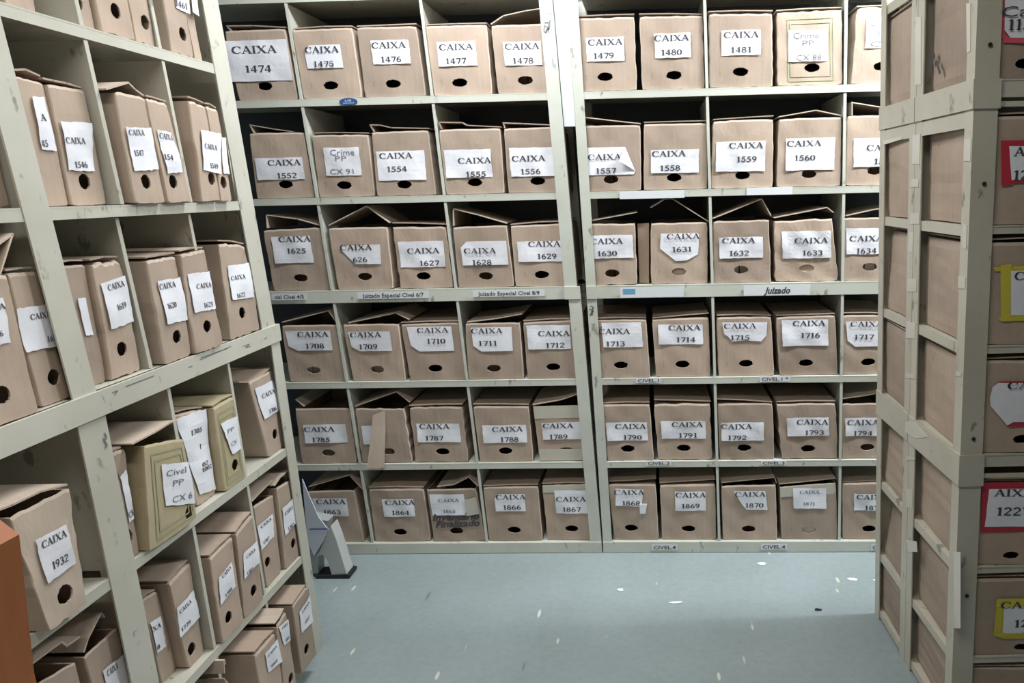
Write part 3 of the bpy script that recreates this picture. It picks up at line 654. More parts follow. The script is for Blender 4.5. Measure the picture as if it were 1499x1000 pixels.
for ri, (rname, items) in ROWS.items():
    for k, (num, tl, tr, brx, blx, slot, lb, wc, nc, lid, op) in enumerate(items):
        left = k < 5
        fr = FA if left else FB; c = -.011
        sh_y = {5: 138, 4: 284, 3: 421, 2: 555, 1: 677, 0: 794}[ri]
        P = lambda x, y: fr.pix(x, y, c)
        z0 = ZB[ri]+.0005
        TL, TR = P(*tl), P(*tr)
        zmax = ZB[ri+1]-(.042 if ri+1 == 3 else .022)-.004
        TL = (TL[0]+.0008, min(TL[1], zmax)); TR = (TR[0]-.0008, min(TR[1], zmax))
        ap = lambda x: next(P(x, sh_y+d)[0] for d in (0,))
        q = [TL, TR, (ap(brx)-.0008, z0), (ap(blx)+.0008, z0)]
        kk_, dv_ = (.0461, [-1.245, -.829, -.413, -.005 if ri < 3 else -.0156]) if left else (.0292, [.0085, .418, .840, 1.258])
        ctr = (q[2][0]+q[3][0])/2+kk_*z0
        lo_ = max(d for d in dv_ if d < ctr); hi_ = min(d for d in dv_ if d > ctr)
        cl = lambda a, b, lo_=lo_, hi_=hi_, kk_=kk_: min(max(a, lo_-kk_*b+.0035), hi_-kk_*b-.0035)
        q = [(cl(a, b), b) for a, b in q]
        if k and prevq and prevk == (lo_, hi_, ri):       # never into the neighbour
            for i_, j_ in ((0, 1), (3, 2)):
                if q[i_][0] < prevq[j_][0]+.002: q[i_] = (prevq[j_][0]+.002, q[i_][1])
        prevq, prevk = q, (lo_, hi_, ri)
        crime = op.get('kind') == 'crime'
        nm = ('Crime PP '+num) if crime else num
        nn = {'1474': 'with the largest label', '1626': 'with torn label corner', '1631': 'with five sided label',
              '1786': 'with torn hanging flap', '1789': 'with clear tape', '1557': 'with curling label', '1865': 'with marker handwriting',
              '1870': 'with peeling label', '1868': 'with torn paper scrap', '1715': 'with ragged label', '1633': 'dented around its slot', '1561': 'half hidden by right post'}.get(num, '')
        lab = ('archive box labelled %s %s, %s row of far %s shelves' % (nm, nn, rname, 'left' if left else 'right')).replace('  ', ' ').replace(' ,', ',')
        if num == 'CX': lab = 'dented tilted archive box at the right end of the far top row'
        if crime and num != 'CX': lab = 'archive box labelled %s, %s row of far shelves' % (nm, rname)
        info = dict(seed=int(num) if num.isdigit() else 7+k+ri*31, label=lab, group='archive boxes on the far shelves', rag=op.get('rag', .0012), amp=op.get('amp', .0011), open=op.get('open'), slug=op.get('slug'))
        info['clamp'] = lambda a, b, lo_=lo_, hi_=hi_, kk_=kk_: min(max(a, lo_-kk_*b+.008), hi_-kk_*b-.008)
        if slot:
            h = P(*slot); h = (h[0], min(h[1], P(lb[0], lb[3])[1]-.0125-.0015) if ri != 5 or num == '1474' else h[1])
            info['hole'] = (h[0], h[1], .0235, .0125) if not op.get('slit') else (h[0], h[1], .022, .003)
        if lid:
            L = [P(*p) for p in lid]; info['lid'] = [(a, min(b, zmax+.0)) for a, b in L]
            info['lid_depth'] = .22 if not op.get('open') else .20
        sl = (q[0][0]-q[3][0]+q[1][0]-q[2][0])/2/(q[0][1]-z0)        # how far the box leans
        x0, y0, x1, y1 = lb; cx, cy = (x0+x1)/2, (y0+y1)/2
        A0, B1 = P(x0, cy)[0], P(cx, y0)[1]; A1, B0 = P(x1, cy)[0], P(cx, y1)[1]; mid = (B0+B1)/2
        sk = lambda b: sl*(b-mid)*.8
        lq = [(A0+sk(B1), B1), (A1+sk(B1), B1), (A1+sk(B0), B0), (A0+sk(B0), B0)]
        LB = dict(q=lq)
        if op.get('poly'): LB['q'] = [P(*p) for p in op['poly']]; LB['cut'] = 1
        w6, h6 = (A1-A0), (B1-B0)
        if op.get('cutTL'): LB['q'] = [(lq[0][0], B1-h6*.25), (lq[0][0]+w6*.14, B1), lq[1], lq[2], lq[3]]
        if op.get('cutBL'): LB['q'] = [lq[0], lq[1], (lq[2][0], B0+.0), (lq[3][0]+w6*.22, B0), (lq[3][0]+w6*.03, B0+h6*.24)]
        if op.get('curl') == 'TR':
            LB['q'] = [lq[0], (lq[1][0]-w6*.16, B1), (lq[2][0]+w6*.03, B0+h6*.12), lq[2], lq[3]]; LB['cut'] = 1
            LB['fold'] = [(lq[1][0]-w6*.16, B1, .001), (lq[2][0]+w6*.03, B0+h6*.12, .001), (lq[1][0]-w6*.30, B0+h6*.5, .016)]
        ink = GREY if (op.get('faint') or crime) else INK
        s = op.get('big', 1)*op.get('small', 1)
        items_t = []
        if wc:
            p, n_ = P(*wc), P(*nc)
            items_t = [('CAIXA', 'serif', p[0], p[1], .106*s, .0175*(1.25 if s > 1 else s), 0), (op.get('short', num), 'serif', n_[0], n_[1], .066*s*(.75 if op.get('short') else 1), .0165*(1.25 if s > 1 else s), 0)]
        if crime:
            x = op['cxs']; p = [P(x[0], x[1]), P(x[2], x[3]), P(x[4], x[5])]
            items_t = [('Crime', 'sans', p[0][0], p[0][1], .078, .019, 0), ('PP', 'sans', p[1][0], p[1][1], .036, .016, 0), (num, 'sans', p[2][0], p[2][1], .076, .017, 0)]
        if items_t: LB['text'] = [(items_t, ink)]
        info['labels'] = [LB]
        ex = []
        for v0, v1 in op.get('bands', []):
            a_, b_, c_, d_ = bil(q, .01, v0), bil(q, .99, v0), bil(q, .99, v1), bil(q, .01, v1)
            ex.append(('packing_tape', [d_, c_, b_, a_], TAPE, .0006))
        if op.get('sideflap'):
            ex.append(('side_flap', [P(936, 415), P(950, 416), P(950, 327), P(933, 328)], CARDIN, -.022))
        if op.get('frameprint'): info['frameprint'] = op['frameprint']
        info['extra'] = ex
        root, wob = archive_box(fr, q, c, BACKD, info)
        if op.get('hanging'):
            fl_ = [(547, 607), (563.5, 601), (566, 625), (566.5, 679), (557, 682), (541.5, 681.5), (545, 645)]
            q2 = [P(*p) for p in fl_]
            vs = [fr.pt(a, max(b, ZB[ri]-.012), c+.006+.022*(1-min(1, max(0, (b-ZB[ri])/.2)))) for a, b in q2]
            n_ = len(vs); vs += [v-fr.N*.003 for v in vs]
            mesh('torn_flap', vs, [tuple(range(n_)), tuple(range(2*n_-1, n_-1, -1))]+[(i, n_+i, n_+(i+1) % n_, (i+1) % n_) for i in range(n_)], CARD2, root)
        if op.get('scrawl'):
            hp = P(669, 756), P(668, 766)
            lettering(fr, [('Inventário', 'hand', hp[0][0]-.004, hp[0][1], .17, .026, .03), ('Finalizado', 'hand', hp[1][0]+.005, hp[1][1], .16, .024, .03)], lambda a, b: wob(a, b)+.0035, root, INK, 'handwriting')
            MB(fr).prism([P(684, 755), P(702, 752), P(697, 727), P(680, 732)], c+.002, c+.0028).out('packing_tape', TAPE, root)
        if op.get('tornscrap'):
            MB(fr).prism([P(937, 751), P(945, 751), P(947, 737), P(936, 737)], c+.004, c+.007).out('paper_scrap', LABEL, root)

# ------------------------------------------------------------------ archive boxes on the left shelves
def LP(fr, c): return lambda x, y: fr.pix(x, y, c)
def lean(a, b): return a-.06*max(0, b-.93)
# name, level, c, TL, TR, BR, BL, slot px, labels [(quad px, word, number, word centre, number centre)], label text, options
LB_ = [
 ('1545', 4, -0.025, (16, 110), (62, 121), (100.5, 300), (60, 303), None, [([(42, 141), (61, 142), (80, 221), (58, 219)], 'A', '45', (58, 172), (61, 210), .45, .5)], 'archive box labelled 1545 behind the middle post of left shelves, second row', dict(lid=[(22, 105), (40, 104), (60, 113)])),
 ('1546', 4, -0.020, (63.5, 121), (124, 132), (157, 299), (101.5, 300), (125, 266), [([(85.5, 177), (132, 180), (137, 251), (100, 249)], 'CAIXA', '1546', (108, 206), (117, 241), .66, .42)], 'archive box labelled 1546 on the second row of the left shelves', dict(lid=[(66, 117), (80, 120), (100, 124), (123, 131)])),
 ('1547', 4, 0.010, (168.6, 133), (212, 143), (241.5, 298), (199.4, 299), (213.5, 266), [([(183, 186), (220, 187), (230, 248), (196, 251)], 'CAIXA', '1547', (198, 194), (202, 224), .6, .36)], 'archive box labelled 1547 on the second row of the left shelves', dict(lid=[(150, 131), (190, 123), (200, 133), (211, 141)], open=1)),
 ('1548', 4, 0.010, (213.7, 143), (244.5, 152), (279, 293), (245.6, 297), (252, 266), [([(228, 190), (249, 194), (265, 252), (243, 254)], 'CAIXA', '154', (241, 200), (243, 230), .9, .55)], 'archive box labelled 154 with a crumpled curling label, second row, left shelves', dict(rag=.002, wrinkle=.0016, lid=[(216, 142), (225, 144), (244, 150)])),
 ('1549', 4, 0.012, (276, 146), (300, 155), (322, 293), (297, 293), (313, 262), [([(292, 190), (320, 196), (322, 255), (296, 249)], 'CAIXA', '1549', (306, 215), (311, 243), .66, .45)], 'archive box labelled 1549, dented, beside the end post on the second row, left shelves', dict(rag=.003)),
 ('1550', 4, 0.010, (301, 155), (318, 161), (339, 293), (323, 293), (326, 267), [([(321, 201), (327, 202), (334, 255), (325, 254)], None, None, None, None, 0, 0)], 'narrow archive box squeezed behind the end post, second row, left shelves', dict(rag=.002)),
 ('1618', 3, -0.030, (87, 390), (124, 387), (154, 553), (120, 560), None, [([(112, 437), (123, 435), (135, 490), (124, 492)], None, None, None, None, 0, 0)], 'archive box just right of the middle post, third row, left shelves', {}),
 ('1619', 3, -0.020, (130, 386), (180, 380), (206, 532), (159, 552), (179, 511), [([(144, 415), (181, 404), (195, 471), (160, 482)], 'CAIXA', '1619', (167, 418), (175, 448), .66, .42)], 'archive box labelled 1619 with ragged left edge, third row, left shelves', dict(rag=.0045)),
 ('1620', 3, 0.000, (214.5, 382), (258, 374), (280, 513), (241, 530), (259, 493), [([(228, 412), (262, 406), (274, 468), (242, 475)], 'CAIXA', '1620', (243, 418), (249, 447), .7, .42)], 'archive box labelled 1620 on the third row of the left shelves', dict(rag=.002)),
 ('1621', 3, 0.008, (262, 373), (301, 364.5), (327, 498), (281.5, 513), (303, 478), [([(273, 401), (305, 397), (314.6, 452), (283.5, 458)], 'CAIXA', '1621', (296, 418), (303, 446), .66, .45)], 'archive box labelled 1621 with torn slot, third row, left shelves', dict(rag=.003)),
 ('1622', 3, -0.000, (320, 355), (366, 358), (382, 480), (338, 490), (354, 458), [([(331, 389), (362, 385), (369, 435), (338, 439)], 'CAIXA', '1622', (346, 406), (350, 432), .62, .4), ([(369, 388), (374, 392), (377, 424), (371, 427)], None, None, None, None, 0, 0)], 'archive box labelled 1622 with curled bottom edge beside the end post, third row', dict(rag=.004)),
 ('1703', 2, -0.008, (165.6, 661), (182, 656), (203, 809), (193, 817), (193.5, 782), [([(175, 698), (183, 687), (196, 759), (189, 765)], None, 'C8', None, (191, 752), .6, .7)], 'archive box with torn white label right of the middle post, fourth row', dict(rag=.003, lid=[(167, 661), (178, 657)])),
 ('1704', 2, 0.012, (211, 652), (273.5, 638), (299, 776), (220, 799), (281, 755), [([(233, 680), (280, 672), (289, 733), (241, 741)], 'civil', None, None, None, 0, 0)], 'olive printed archive box labelled Cível PP, sticking out of left shelves, fourth row', dict(olive=1, open=1, lid=[(196, 652), (232, 633), (252, 620), (262, 618)])),
 ('1705', 2, -0.020, (252, 608), (298, 598), (317, 722), (287, 733), None, [([(254, 613.5), (298, 599), (314.7, 716), (290.5, 724.6)], 'big', None, None, None, 0, 0)], 'archive box hidden under a big crumpled white label, fourth row, left shelves', dict(rag=.003, wrinkle=.0015)),
 ('1707', 2, 0.000, (308, 599), (344, 579), (365, 690), (329, 722), (345, 680.6), [([(321, 620), (346.6, 608), (354, 656), (339, 666)], 'old', None, None, None, 0, 0)], 'olive printed archive box with round hole, fourth row, left shelves', dict(olive=1)),
 ('1706', 2, -0.012, (364, 559.6), (398, 542), (417, 651), (393, 668), (402.7, 635.5), [([(371, 569.5), (399, 556), (409, 599), (385, 614.6)], 'CAIXA', '1706', (391, 576), (397, 600), .66, .4)], 'archive box labelled 1706 beside the end post, fourth row, left shelves', dict(lid=[(352, 561), (370, 561), (397, 540)])),
 ('1778', 1, -0.045, (207, 879), (229.6, 865), (258, 981), (236, 996), None, [([(217.6, 911.6), (232, 902), (240, 946), (228, 957)], 'XA', '8', (226, 918), (229, 947), .8, .35)], 'archive box ending in 8 right of the middle post, fifth row', {}),
 ('1779', 1, -0.020, (241, 859), (277.6, 823), (299, 957), (262, 985), (280.5, 950), [([(257, 890), (282, 864), (290, 903), (263, 934)], 'CAIXA', '1779', (269, 888), (270, 916), .66, .5)], 'archive box labelled 1779 on the fifth row of the left shelves', {}),
 ('1780', 1, 0.005, (307.6, 817), (340, 785.6), (357, 909), (328, 948), (335, 903.5), [([(319.6, 845.6), (338, 822.5), (343.8, 858), (322.5, 886.5)], 'CAIXA', '1780', (330, 837), (333.5, 867), .66, .5)], 'archive box labelled 1780 on the fifth row of the left shelves', {}),
 ('1781', 1, 0.005, (346, 782), (369, 753), (386, 878), (360, 906.5), (371.6, 864.5), [([(354.5, 810.5), (374, 791), (377, 822.5), (356.6, 848)], 'CAIXA', '1781', (364.5, 810), (364, 836), .6, .45)], 'archive box labelled 1781 on the fifth row of the left shelves', {}),
 ('1782', 1, -0.015, (371, 741), (401, 723.5), (412, 838), (390, 857), (386.6, 827.6), [([(375.5, 771.5), (398, 752), (401, 785), (380, 806)], 'CAIXA', '1782', (388, 765.5), (388, 791), .66, .45)], 'archive box labelled 1782 on the fifth row of the left shelves', dict(open=1, lid=[(371, 735), (381, 724), (400, 705)])),
 ('1783', 1, -0.008, (404, 714.5), (425, 702.5), (442, 809), (419, 833), (429, 795.5), [([(411, 744.5), (428, 728), (433.4, 762.5), (416, 785)], 'CAIXA', '1783', (420, 747), (424, 771), .66, .5)], 'archive box labelled 1783 beside the end post on the fifth row', dict(open=1, lid=[(404, 712), (412, 700), (424, 690)])),
 ('1860', 0, 0.045, (374, 959), (402.5, 926), (419, 1040), (392, 1075), (402, 1040), [([(386, 957.5), (404, 935), (410, 968), (392, 985)], 'CAIXA', '1860', (396, 953), (399, 971), .66, .45)], 'archive box labelled 1860 on the lowest row of the left shelves', {}),
 ('1861', 0, 0.045, (404, 917), (425, 887), (441, 1005), (421, 1035), (432, 985), [([(405.5, 918.5), (422, 902), (428, 932), (414.5, 945.5)], 'CAIXA', '1861', (414, 916), (419, 935), .6, .45)], 'archive box labelled 1861 with torn label, lowest row, left shelves', dict(rag=.002, open=1, lid=[(404, 914), (412, 903), (424, 884)])),
 ('1862', 0, 0.032, (429, 887), (449, 858.5), (462.5, 962), (443, 985), (449.6, 950), [([(437, 896), (450.5, 872), (456.5, 909.5), (440, 927.5)], 'CAIXA', '1862', (445, 889), (448, 907), .66, .45)], 'archive box labelled 1862 beside the end post, lowest row', {}),
 ('1859', 0, 0.020, (330, 992), (368, 962), (388, 1080), (350, 1110), None, [], 'archive box with raised flap beside 1860, lowest row, left shelves', dict(open=1, lid=[(331, 985), (352, 940), (380, 904), (384, 912)])),
 # near bay
 ('1543', 4, -0.030, (-75, 108), (-15, 116), (24, 303), (-30, 305), None, [([(-50, 180), (-6, 186), (5, 225), (-34, 228)], None, None, None, None, 0, 0)], 'archive box at the left picture edge on the second row', {}),
 ('1616', 3, 0.000, (-72, 412), (9, 401), (58, 602), (-14, 632), (5, 578), [([(-52, 446), (1, 436), (14, 501), (-36, 514)], 'CAIXA', '1616', (-18, 452), (-8, 490), .85, .4)], 'archive box cut by the left picture edge, third row, flap raised', dict(open=1, lid=[(-60, 395), (-10, 368), (22, 345), (4, 402)])),
 ('1617', 3, -0.016, (10, 400), (56, 397), (103, 581), (61, 599), (80, 552), [([(20, 452), (72, 444), (86, 505), (36, 516)], 'CAIXA', '1617', (56, 462), (74, 495), .7, .42)], 'archive box labelled 161 partly hidden left of the middle post, third row', {}),
 ('1932', 2, 0.022, (12, 757), (103, 713), (127, 880), (73, 933), (95, 870), [([(50, 791), (96, 768), (110, 825), (66, 854)], 'CAIXA', '1932', (78, 789), (86, 822), .8, .56)], 'large worn archive box labelled 1932 in the near bay of the left shelves', dict(open=1, rag=.0035, hs=1.15, tan=1, lid=[(-6, 752), (20, 742), (62, 722), (100, 712)])),
 ('1929', 1, -0.020, (50, 1004), (112, 968), (140, 1080), (90, 1110), None, [], 'archive box with splayed flaps below box 1932, at the left picture edge', dict(open=1, lid=[(48, 975), (92, 942), (100, 948), (118, 935)])),
 ('1930', 1, -0.020, (124, 962), (172, 917), (205, 1060), (160, 1095), None, [([(148, 982), (182, 955), (195, 1020), (165, 1045)], 'CAIXA', '1930', (162, 980), (170, 1025), .5, .35)], 'archive box below box 1932, against the middle post, only its top seen', dict(open=1, lid=[(126, 955), (132, 936), (150, 900), (154, 905)])),
]
for num, lev, c, tl, tr, br, bl, slot, lbs, lab, op in LB_:
    fr = FL
    P = LP(fr, c); z0 = ZL[lev]+.0005
    zmax = ZL[lev+1]-(.044 if lev+1 == 3 else .021)-.005
    q = [P(*tl), P(*tr), P(*br), P(*bl)]
    q = [q[0], q[1], (q[2][0], z0), (q[3][0], z0)]
    q = [(a, min(b, zmax)) for a, b in q]
    if fr is FL:
        behind = c < -.006
        dv_ = [-1.757, -1.152 if behind else -1.181, -1.148 if behind else -1.110, *LD(lev), (-.520 if behind else (-.559 if lev < 3 else -.588))]
        ctr = (q[2][0]+q[3][0])/2+.06*max(0, z0-.93); ctr = max(ctr, -1.70)
        hi_ = min(d for d in dv_ if d > ctr); lo_ = max(d for d in dv_ if d < ctr)
        if lev == 0 and num == '1859': lo_, hi_ = -1.11, -.943
        cl = lambda a, b, lo_=lo_, hi_=hi_, m_=.0065: min(max(a, lean(lo_, b)+m_), lean(hi_, b)-m_)
        q = [(cl(a, b), b) for a, b in q]
        if prevk == (lev, lo_, hi_):
            for i_, j_ in ((0, 1), (3, 2)):
                if q[i_][0] < prevq[j_][0]+.0025: q[i_] = (prevq[j_][0]+.0025, q[i_][1])
        pp_ = prevq; prevq, prevk = q, (lev, lo_, hi_)
        clq = lambda a, b, q=q, cl=cl: cl(a, b, m_=.009)
    else: clq = None
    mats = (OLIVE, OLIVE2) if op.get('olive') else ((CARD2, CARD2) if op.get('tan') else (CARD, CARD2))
    info = dict(seed=int(num), label=lab, group='archive boxes on the left shelves', rag=op.get('rag', .0012), open=op.get('open'), mats=mats, amp=.0009, clamp=clq)
    if slot:
        h = P(*slot); info['hole'] = (h[0], h[1], .0125*op.get('hs', 1), .0135*op.get('hs', 1))
    if op.get('lid'): info['lid'] = [(a, min(b, zmax+.002)) for a, b in [P(*p) for p in op['lid']]]; info['lid_depth'] = c+.17
    if op.get('olive'): info['frameprint'] = [(.13, .10, .90, .93), (.20, .17, .84, .87)]
    info['labels'] = []
    for pts, word, no, wc, nc, wf, nf in lbs:
        lq = [P(*p) for p in pts]
        if clq: lq = [(clq(a, b), b) for a, b in lq]
        L = dict(q=lq, wrinkle=op.get('wrinkle', .0006), rag=.001)
        wd = math.hypot(lq[1][0]-lq[0][0], lq[1][1]-lq[0][1]); ht = lq[0][1]-lq[3][1]; til = math.atan2(lq[1][1]-lq[0][1], lq[1][0]-lq[0][0])
        til = max(-.25, min(.25, til)); it = []
        cc = ((lq[0][0]+lq[1][0]+lq[2][0]+lq[3][0])/4, (lq[0][1]+lq[1][1]+lq[2][1]+lq[3][1])/4)
        if word == 'civil': it = [('Cível', 'sans', cc[0], cc[1]+ht*.32, wd*.7, ht*.15, til), ('PP', 'sans', cc[0], cc[1]+ht*.05, wd*.36, ht*.14, til), ('CX 6', 'sans', cc[0]+wd*.06, cc[1]-ht*.36, wd*.72, ht*.16, til)]; ink = GREY
        elif word == 'old': it = [('PP', 'sans', cc[0]-wd*.1, cc[1]+ht*.2, wd*.4, ht*.12, til), ('CX', 'sans', cc[0], cc[1]-ht*.2, wd*.4, ht*.12, til)]; ink = GREY
        elif word == 'big': it = [('1705', 'serif', cc[0], cc[1]+ht*.28, wd*.42, ht*.06, til), ('1', 'serif', cc[0]+wd*.1, cc[1]+ht*.07, wd*.08, ht*.06, til), ('02', 'serif', cc[0]+wd*.12, cc[1]-ht*.15, wd*.25, ht*.05, til), ('1002', 'serif', cc[0]+wd*.14, cc[1]-ht*.21, wd*.4, ht*.05, til)]; ink = INK
        else:
            ink = INK
            if word:
                p = P(*wc); it.append((word if word != 'XA' else 'XA', 'serif', p[0], p[1], wd*wf, ht*.13*(1.25 if num == '1932' else 1), til))
            if no:
                p = P(*nc); it.append((no, 'serif', p[0], p[1], wd*nf, ht*.13*(1.3 if num == '1932' else 1), til))
                if no == 'C8': it[-1] = ('C8', 'serif', p[0], p[1], wd*nf, ht*.13, til)
        if it: L['text'] = [(it, ink)]
        info['labels'].append(L)
    archive_box(fr, q, c, .225+c if fr is FL else .20, info)
# the topmost row, cut by the picture's upper edge: left and right foot, slot
TOPL = [((10, 12), (56, 24), None, -.02, 'top row box above the middle post of the left shelves, mostly out of frame'), ((78, 21), (138, 38.5), (102, 0), -.02, 'top row archive box on the left shelves with ripped bottom edge'),
        ((146, 38.5), (197, 54), (169, 16), -.01, 'top row archive box on the left shelves, its round hole near the shelf divider'), ((198, 54), (243.6, 73.6), (216.4, 34.4), -.01, 'top row archive box on the left shelves, pressed against the box on its left'),
        ((253, 74), (284, 82), (268, 50), -.01, 'top row archive box near the end post with a white label'), ((285.5, 82), (297, 86), None, -.012, 'narrow top row archive box hard against the end post')]
for k, (pl, pr, slot, c, lab) in enumerate(TOPL):
    P = LP(FL, c); a0, a1 = P(*pl)[0], P(*pr)[0]; z0 = ZL[5]+.0005; H = .235
    q = [(a0-.012, z0+H), (a1-.012, z0+H), (a1, z0), (a0, z0)]
    dv_ = [-1.147, *LD(5), -.525]; ctr = (a0+a1)/2+.06*(z0-.93)
    lo_ = max(d for d in dv_ if d < ctr); hi_ = min(d for d in dv_ if d > ctr)
    q = [(min(max(a, lean(lo_, b)+.0035), lean(hi_, b)-.0035), b) for a, b in q]
    if k and q[3][0] < prevq[2][0]+.003: q = [(prevq[1][0]+.003, q[0][1]), q[1], q[2], (prevq[2][0]+.003, q[3][1])]
    prevq = q
    info = dict(seed=500+k, label=lab, group='archive boxes on the left shelves', rag=.0045, labels=[])
    if slot: h = P(*slot); info['hole'] = (h[0], h[1], .0115, .0135)
    if k == 4: info['labels'] = [dict(q=[P(*p) for p in [(249, -40), (272, -33), (275, 21), (257, 12)]], text=[([('1461', 'serif', *P(263, 7), .035, .012, 0)], INK)]), dict(q=[P(*p) for p in [(272, -30), (281, -26), (288, 24), (278, 18)]], off=.0045)]
    archive_box(FL, q, c, .225+c, info)

# ------------------------------------------------------------------ archive boxes in the right shelves
def rbox(lev, px_l, label, labs, slot, seed, tapem=None, c=-.011, top=.012):
    fr = FR0; P = LP(fr, c); z0 = ZR[lev]+.0005; zt = min(ZR[lev]+.232, {3: .645, 6: 1.403}.get(lev+1, ZR[lev+1]-.022)-.012)
    aL = lambda z: .011-.0422*z
    q = [(aL(zt), zt), (aL(zt)+.262, zt), (aL(z0)+.266, z0), (aL(z0), z0)]
    info = dict(seed=seed, label=label, group='archive boxes facing us in the right shelves', labels=[])
    if slot: h = P(*slot); info['hole'] = (h[0], h[1], .017, .0095)
    for lb in labs:
        L = dict(q=[P(*p) for p in lb['pts']], wrinkle=.0004, off=.0042, rag=.0003)
        if lb.get('cut'): L['cut'] = 1
        if lb.get('mat'): L['mat'] = lb['mat']
        if lb.get('tx'): L['text'] = [([(s, st, *P(x, y), w, h_, 0) for s, st, x, y, w, h_ in lb['tx']], INK)]
        if lb.get('tape'): L['tape'] = [[P(*p) for p in t] for t in lb['tape']]; L['tapemat'] = lb['tm']
        info['labels'].append(L)
    return archive_box(fr, q, c, .225, info)
rbox(6, 1456, 'box with pink framed label Caixa 11, top row of the right shelves facing us', [dict(pts=[(1469, -60), (1590, -60), (1590, 56), (1478, 56), (1469, 45)], cut=1,
     tx=[('Caixa', 'sans', 1506, 17, .105, .019), ('1134', 'serif', 1497, 37, .062, .019)], tape=[[(1459, 37), (1459, -66), (1470, -66), (1470, 50), (1479, 60), (1468, 62)], [(1466, 62), (1476, 53), (1592, 53), (1592, 65), (1468, 63)]], tm=PINK)], (1500, 93), 901)
rbox(5, 1443, 'box with red framed label on the second row of the right shelves', [dict(pts=[(1476, 214), (1600, 214), (1600, 262), (1479, 264)],
     tx=[('A', 'serif', 1491, 222, .022, .017), ('IXA', 'serif', 1520, 222, .05, .017), ('1203', 'serif', 1506, 256, .066, .018)], tape=[[(1464, 206), (1480, 206), (1481, 271), (1465, 272)], [(1464, 206), (1605, 203), (1605, 215), (1464, 213)], [(1480, 262), (1604, 254), (1604, 268), (1480, 268)]], tm=RED)], (1545, 300), 902)
rbox(4, 1440, 'box with yellow framed label on the third row of the right shelves', [dict(pts=[(1478, 396), (1600, 394), (1600, 460), (1478, 461)],
     tx=[('CAIXA', 'serif', 1520, 403, .10, .017), ('1214', 'serif', 1520, 440, .066, .018)], tape=[[(1463, 388), (1479, 386), (1477, 470), (1464, 470)], [(1453, 391), (1605, 385), (1605, 396), (1456, 397)], [(1460, 465), (1478, 458), (1604, 458), (1604, 467), (1464, 470)]], tm=YEL)], (1550, 480), 903)
rbox(3, 1436, 'box with torn label under red tape, fourth row of the right shelves', [dict(pts=[(1452, 566), (1460, 560), (1600, 560), (1600, 616), (1482, 617), (1473, 622), (1449, 594), (1448, 582)], cut=1,
     tx=[('CAIXA', 'serif', 1510, 563, .105, .015), ('1220', 'serif', 1520, 592, .066, .02)], tape=[[(1457, 562), (1464, 558), (1603, 556), (1603, 564), (1460, 564)], [(1472, 622), (1484, 615), (1603, 615), (1603, 624), (1474, 624)]], tm=RED)], (1495, 643), 904)
rbox(2, 1435, 'box with red framed label 1227 on the fifth row of the right shelves', [dict(pts=[(1447, 715), (1600, 713), (1600, 768), (1440, 770)],
     tx=[('AIXA', 'serif', 1483, 720, .085, .016), ('1227', 'serif', 1481, 747, .072, .019)], tape=[[(1436, 707), (1448, 706), (1441, 777), (1435, 777)], [(1437, 706), (1603, 704), (1603, 716), (1438, 716)], [(1435, 769), (1603, 765), (1603, 776), (1435, 779)]], tm=RED)], (1480, 813), 905)
rbox(1, 1434, 'box with yellow taped label on the sixth row of the right shelves', [dict(pts=[(1468, 884), (1600, 882), (1600, 924), (1466, 926)],
     tx=[('CAIXA', 'serif', 1500, 884, .11, .016), ('1234', 'serif', 1506, 911, .072, .018)], tape=[[(1458, 876), (1472, 875), (1468, 934), (1453, 928)], [(1458, 875), (1603, 873), (1603, 886), (1456, 887)], [(1453, 925), (1603, 921), (1603, 931), (1470, 935), (1455, 930)]], tm=YEL)], (1495, 962), 906)
rbox(0, 1434, 'box on the floor level of the right shelves, below the yellow taped one', [], None, 907)

# boxes of the unit behind, seen from their long side through the open side of the frame
FRb = Frame((.8354+.0422*.37, -.37, 0), (-1, 0, 0), (0, 0, 1), (0, 1, 0))
RN = ['floor level', 'sixth row', 'fifth row', 'fourth row', 'third row', 'second row', 'first row', 'top']
TILT = {0: .0, 1: .03, 2: .012, 3: .0, 4: .014, 5: .0, 6: .0}
for lev in range(7):
    c = -.012; z0 = ZR[lev]+.0005; zt = min(ZR[lev]+.232, {3: .622, 6: 1.395}.get(lev+1, ZR[lev+1]-.022)-.012)
    aR = lambda z, t=0: -(.011-.0422*z)+t
    q = [(aR(zt)-.25-TILT[lev], zt), (aR(zt)-.002-TILT[lev], zt), (aR(z0)-.004, z0), (aR(z0)-.255, z0)]
    info = dict(seed=950+lev, label='archive box in the rear right unit, %s, its long side showing' % RN[lev], group='archive boxes in the rear right unit', open=lev in (1, 2), labels=[])
    if lev in (1, 2): info['lid'] = []
    info['hole'] = ((q[2][0]+q[3][0])/2, z0+.05, .016, .0095)
    archive_box(FRb, q, c, .19-(.02 if lev in (1, 4) else 0), info)

# pencil mark, torn bits and white edge on the long sides
root = [o for o in bpy.data.objects if o.get('label', '').startswith('box with pink framed')][0]
FSd = Frame((.8354, 0, 0), (.0422, -1, 0), (-.0422, 0, 1), (-1, -.0422, 0))
strokes(FSd, [pxpoly(FSd, p, -.0085) for p in ([(1361, 88), (1366, 86), (1368, 84), (1367, 79), (1365, 77)], [(1369, 89), (1372, 95), (1376, 108)], [(1360, 88), (1364, 88)])], .008, -.0088, root, INK, 'pen_mark')

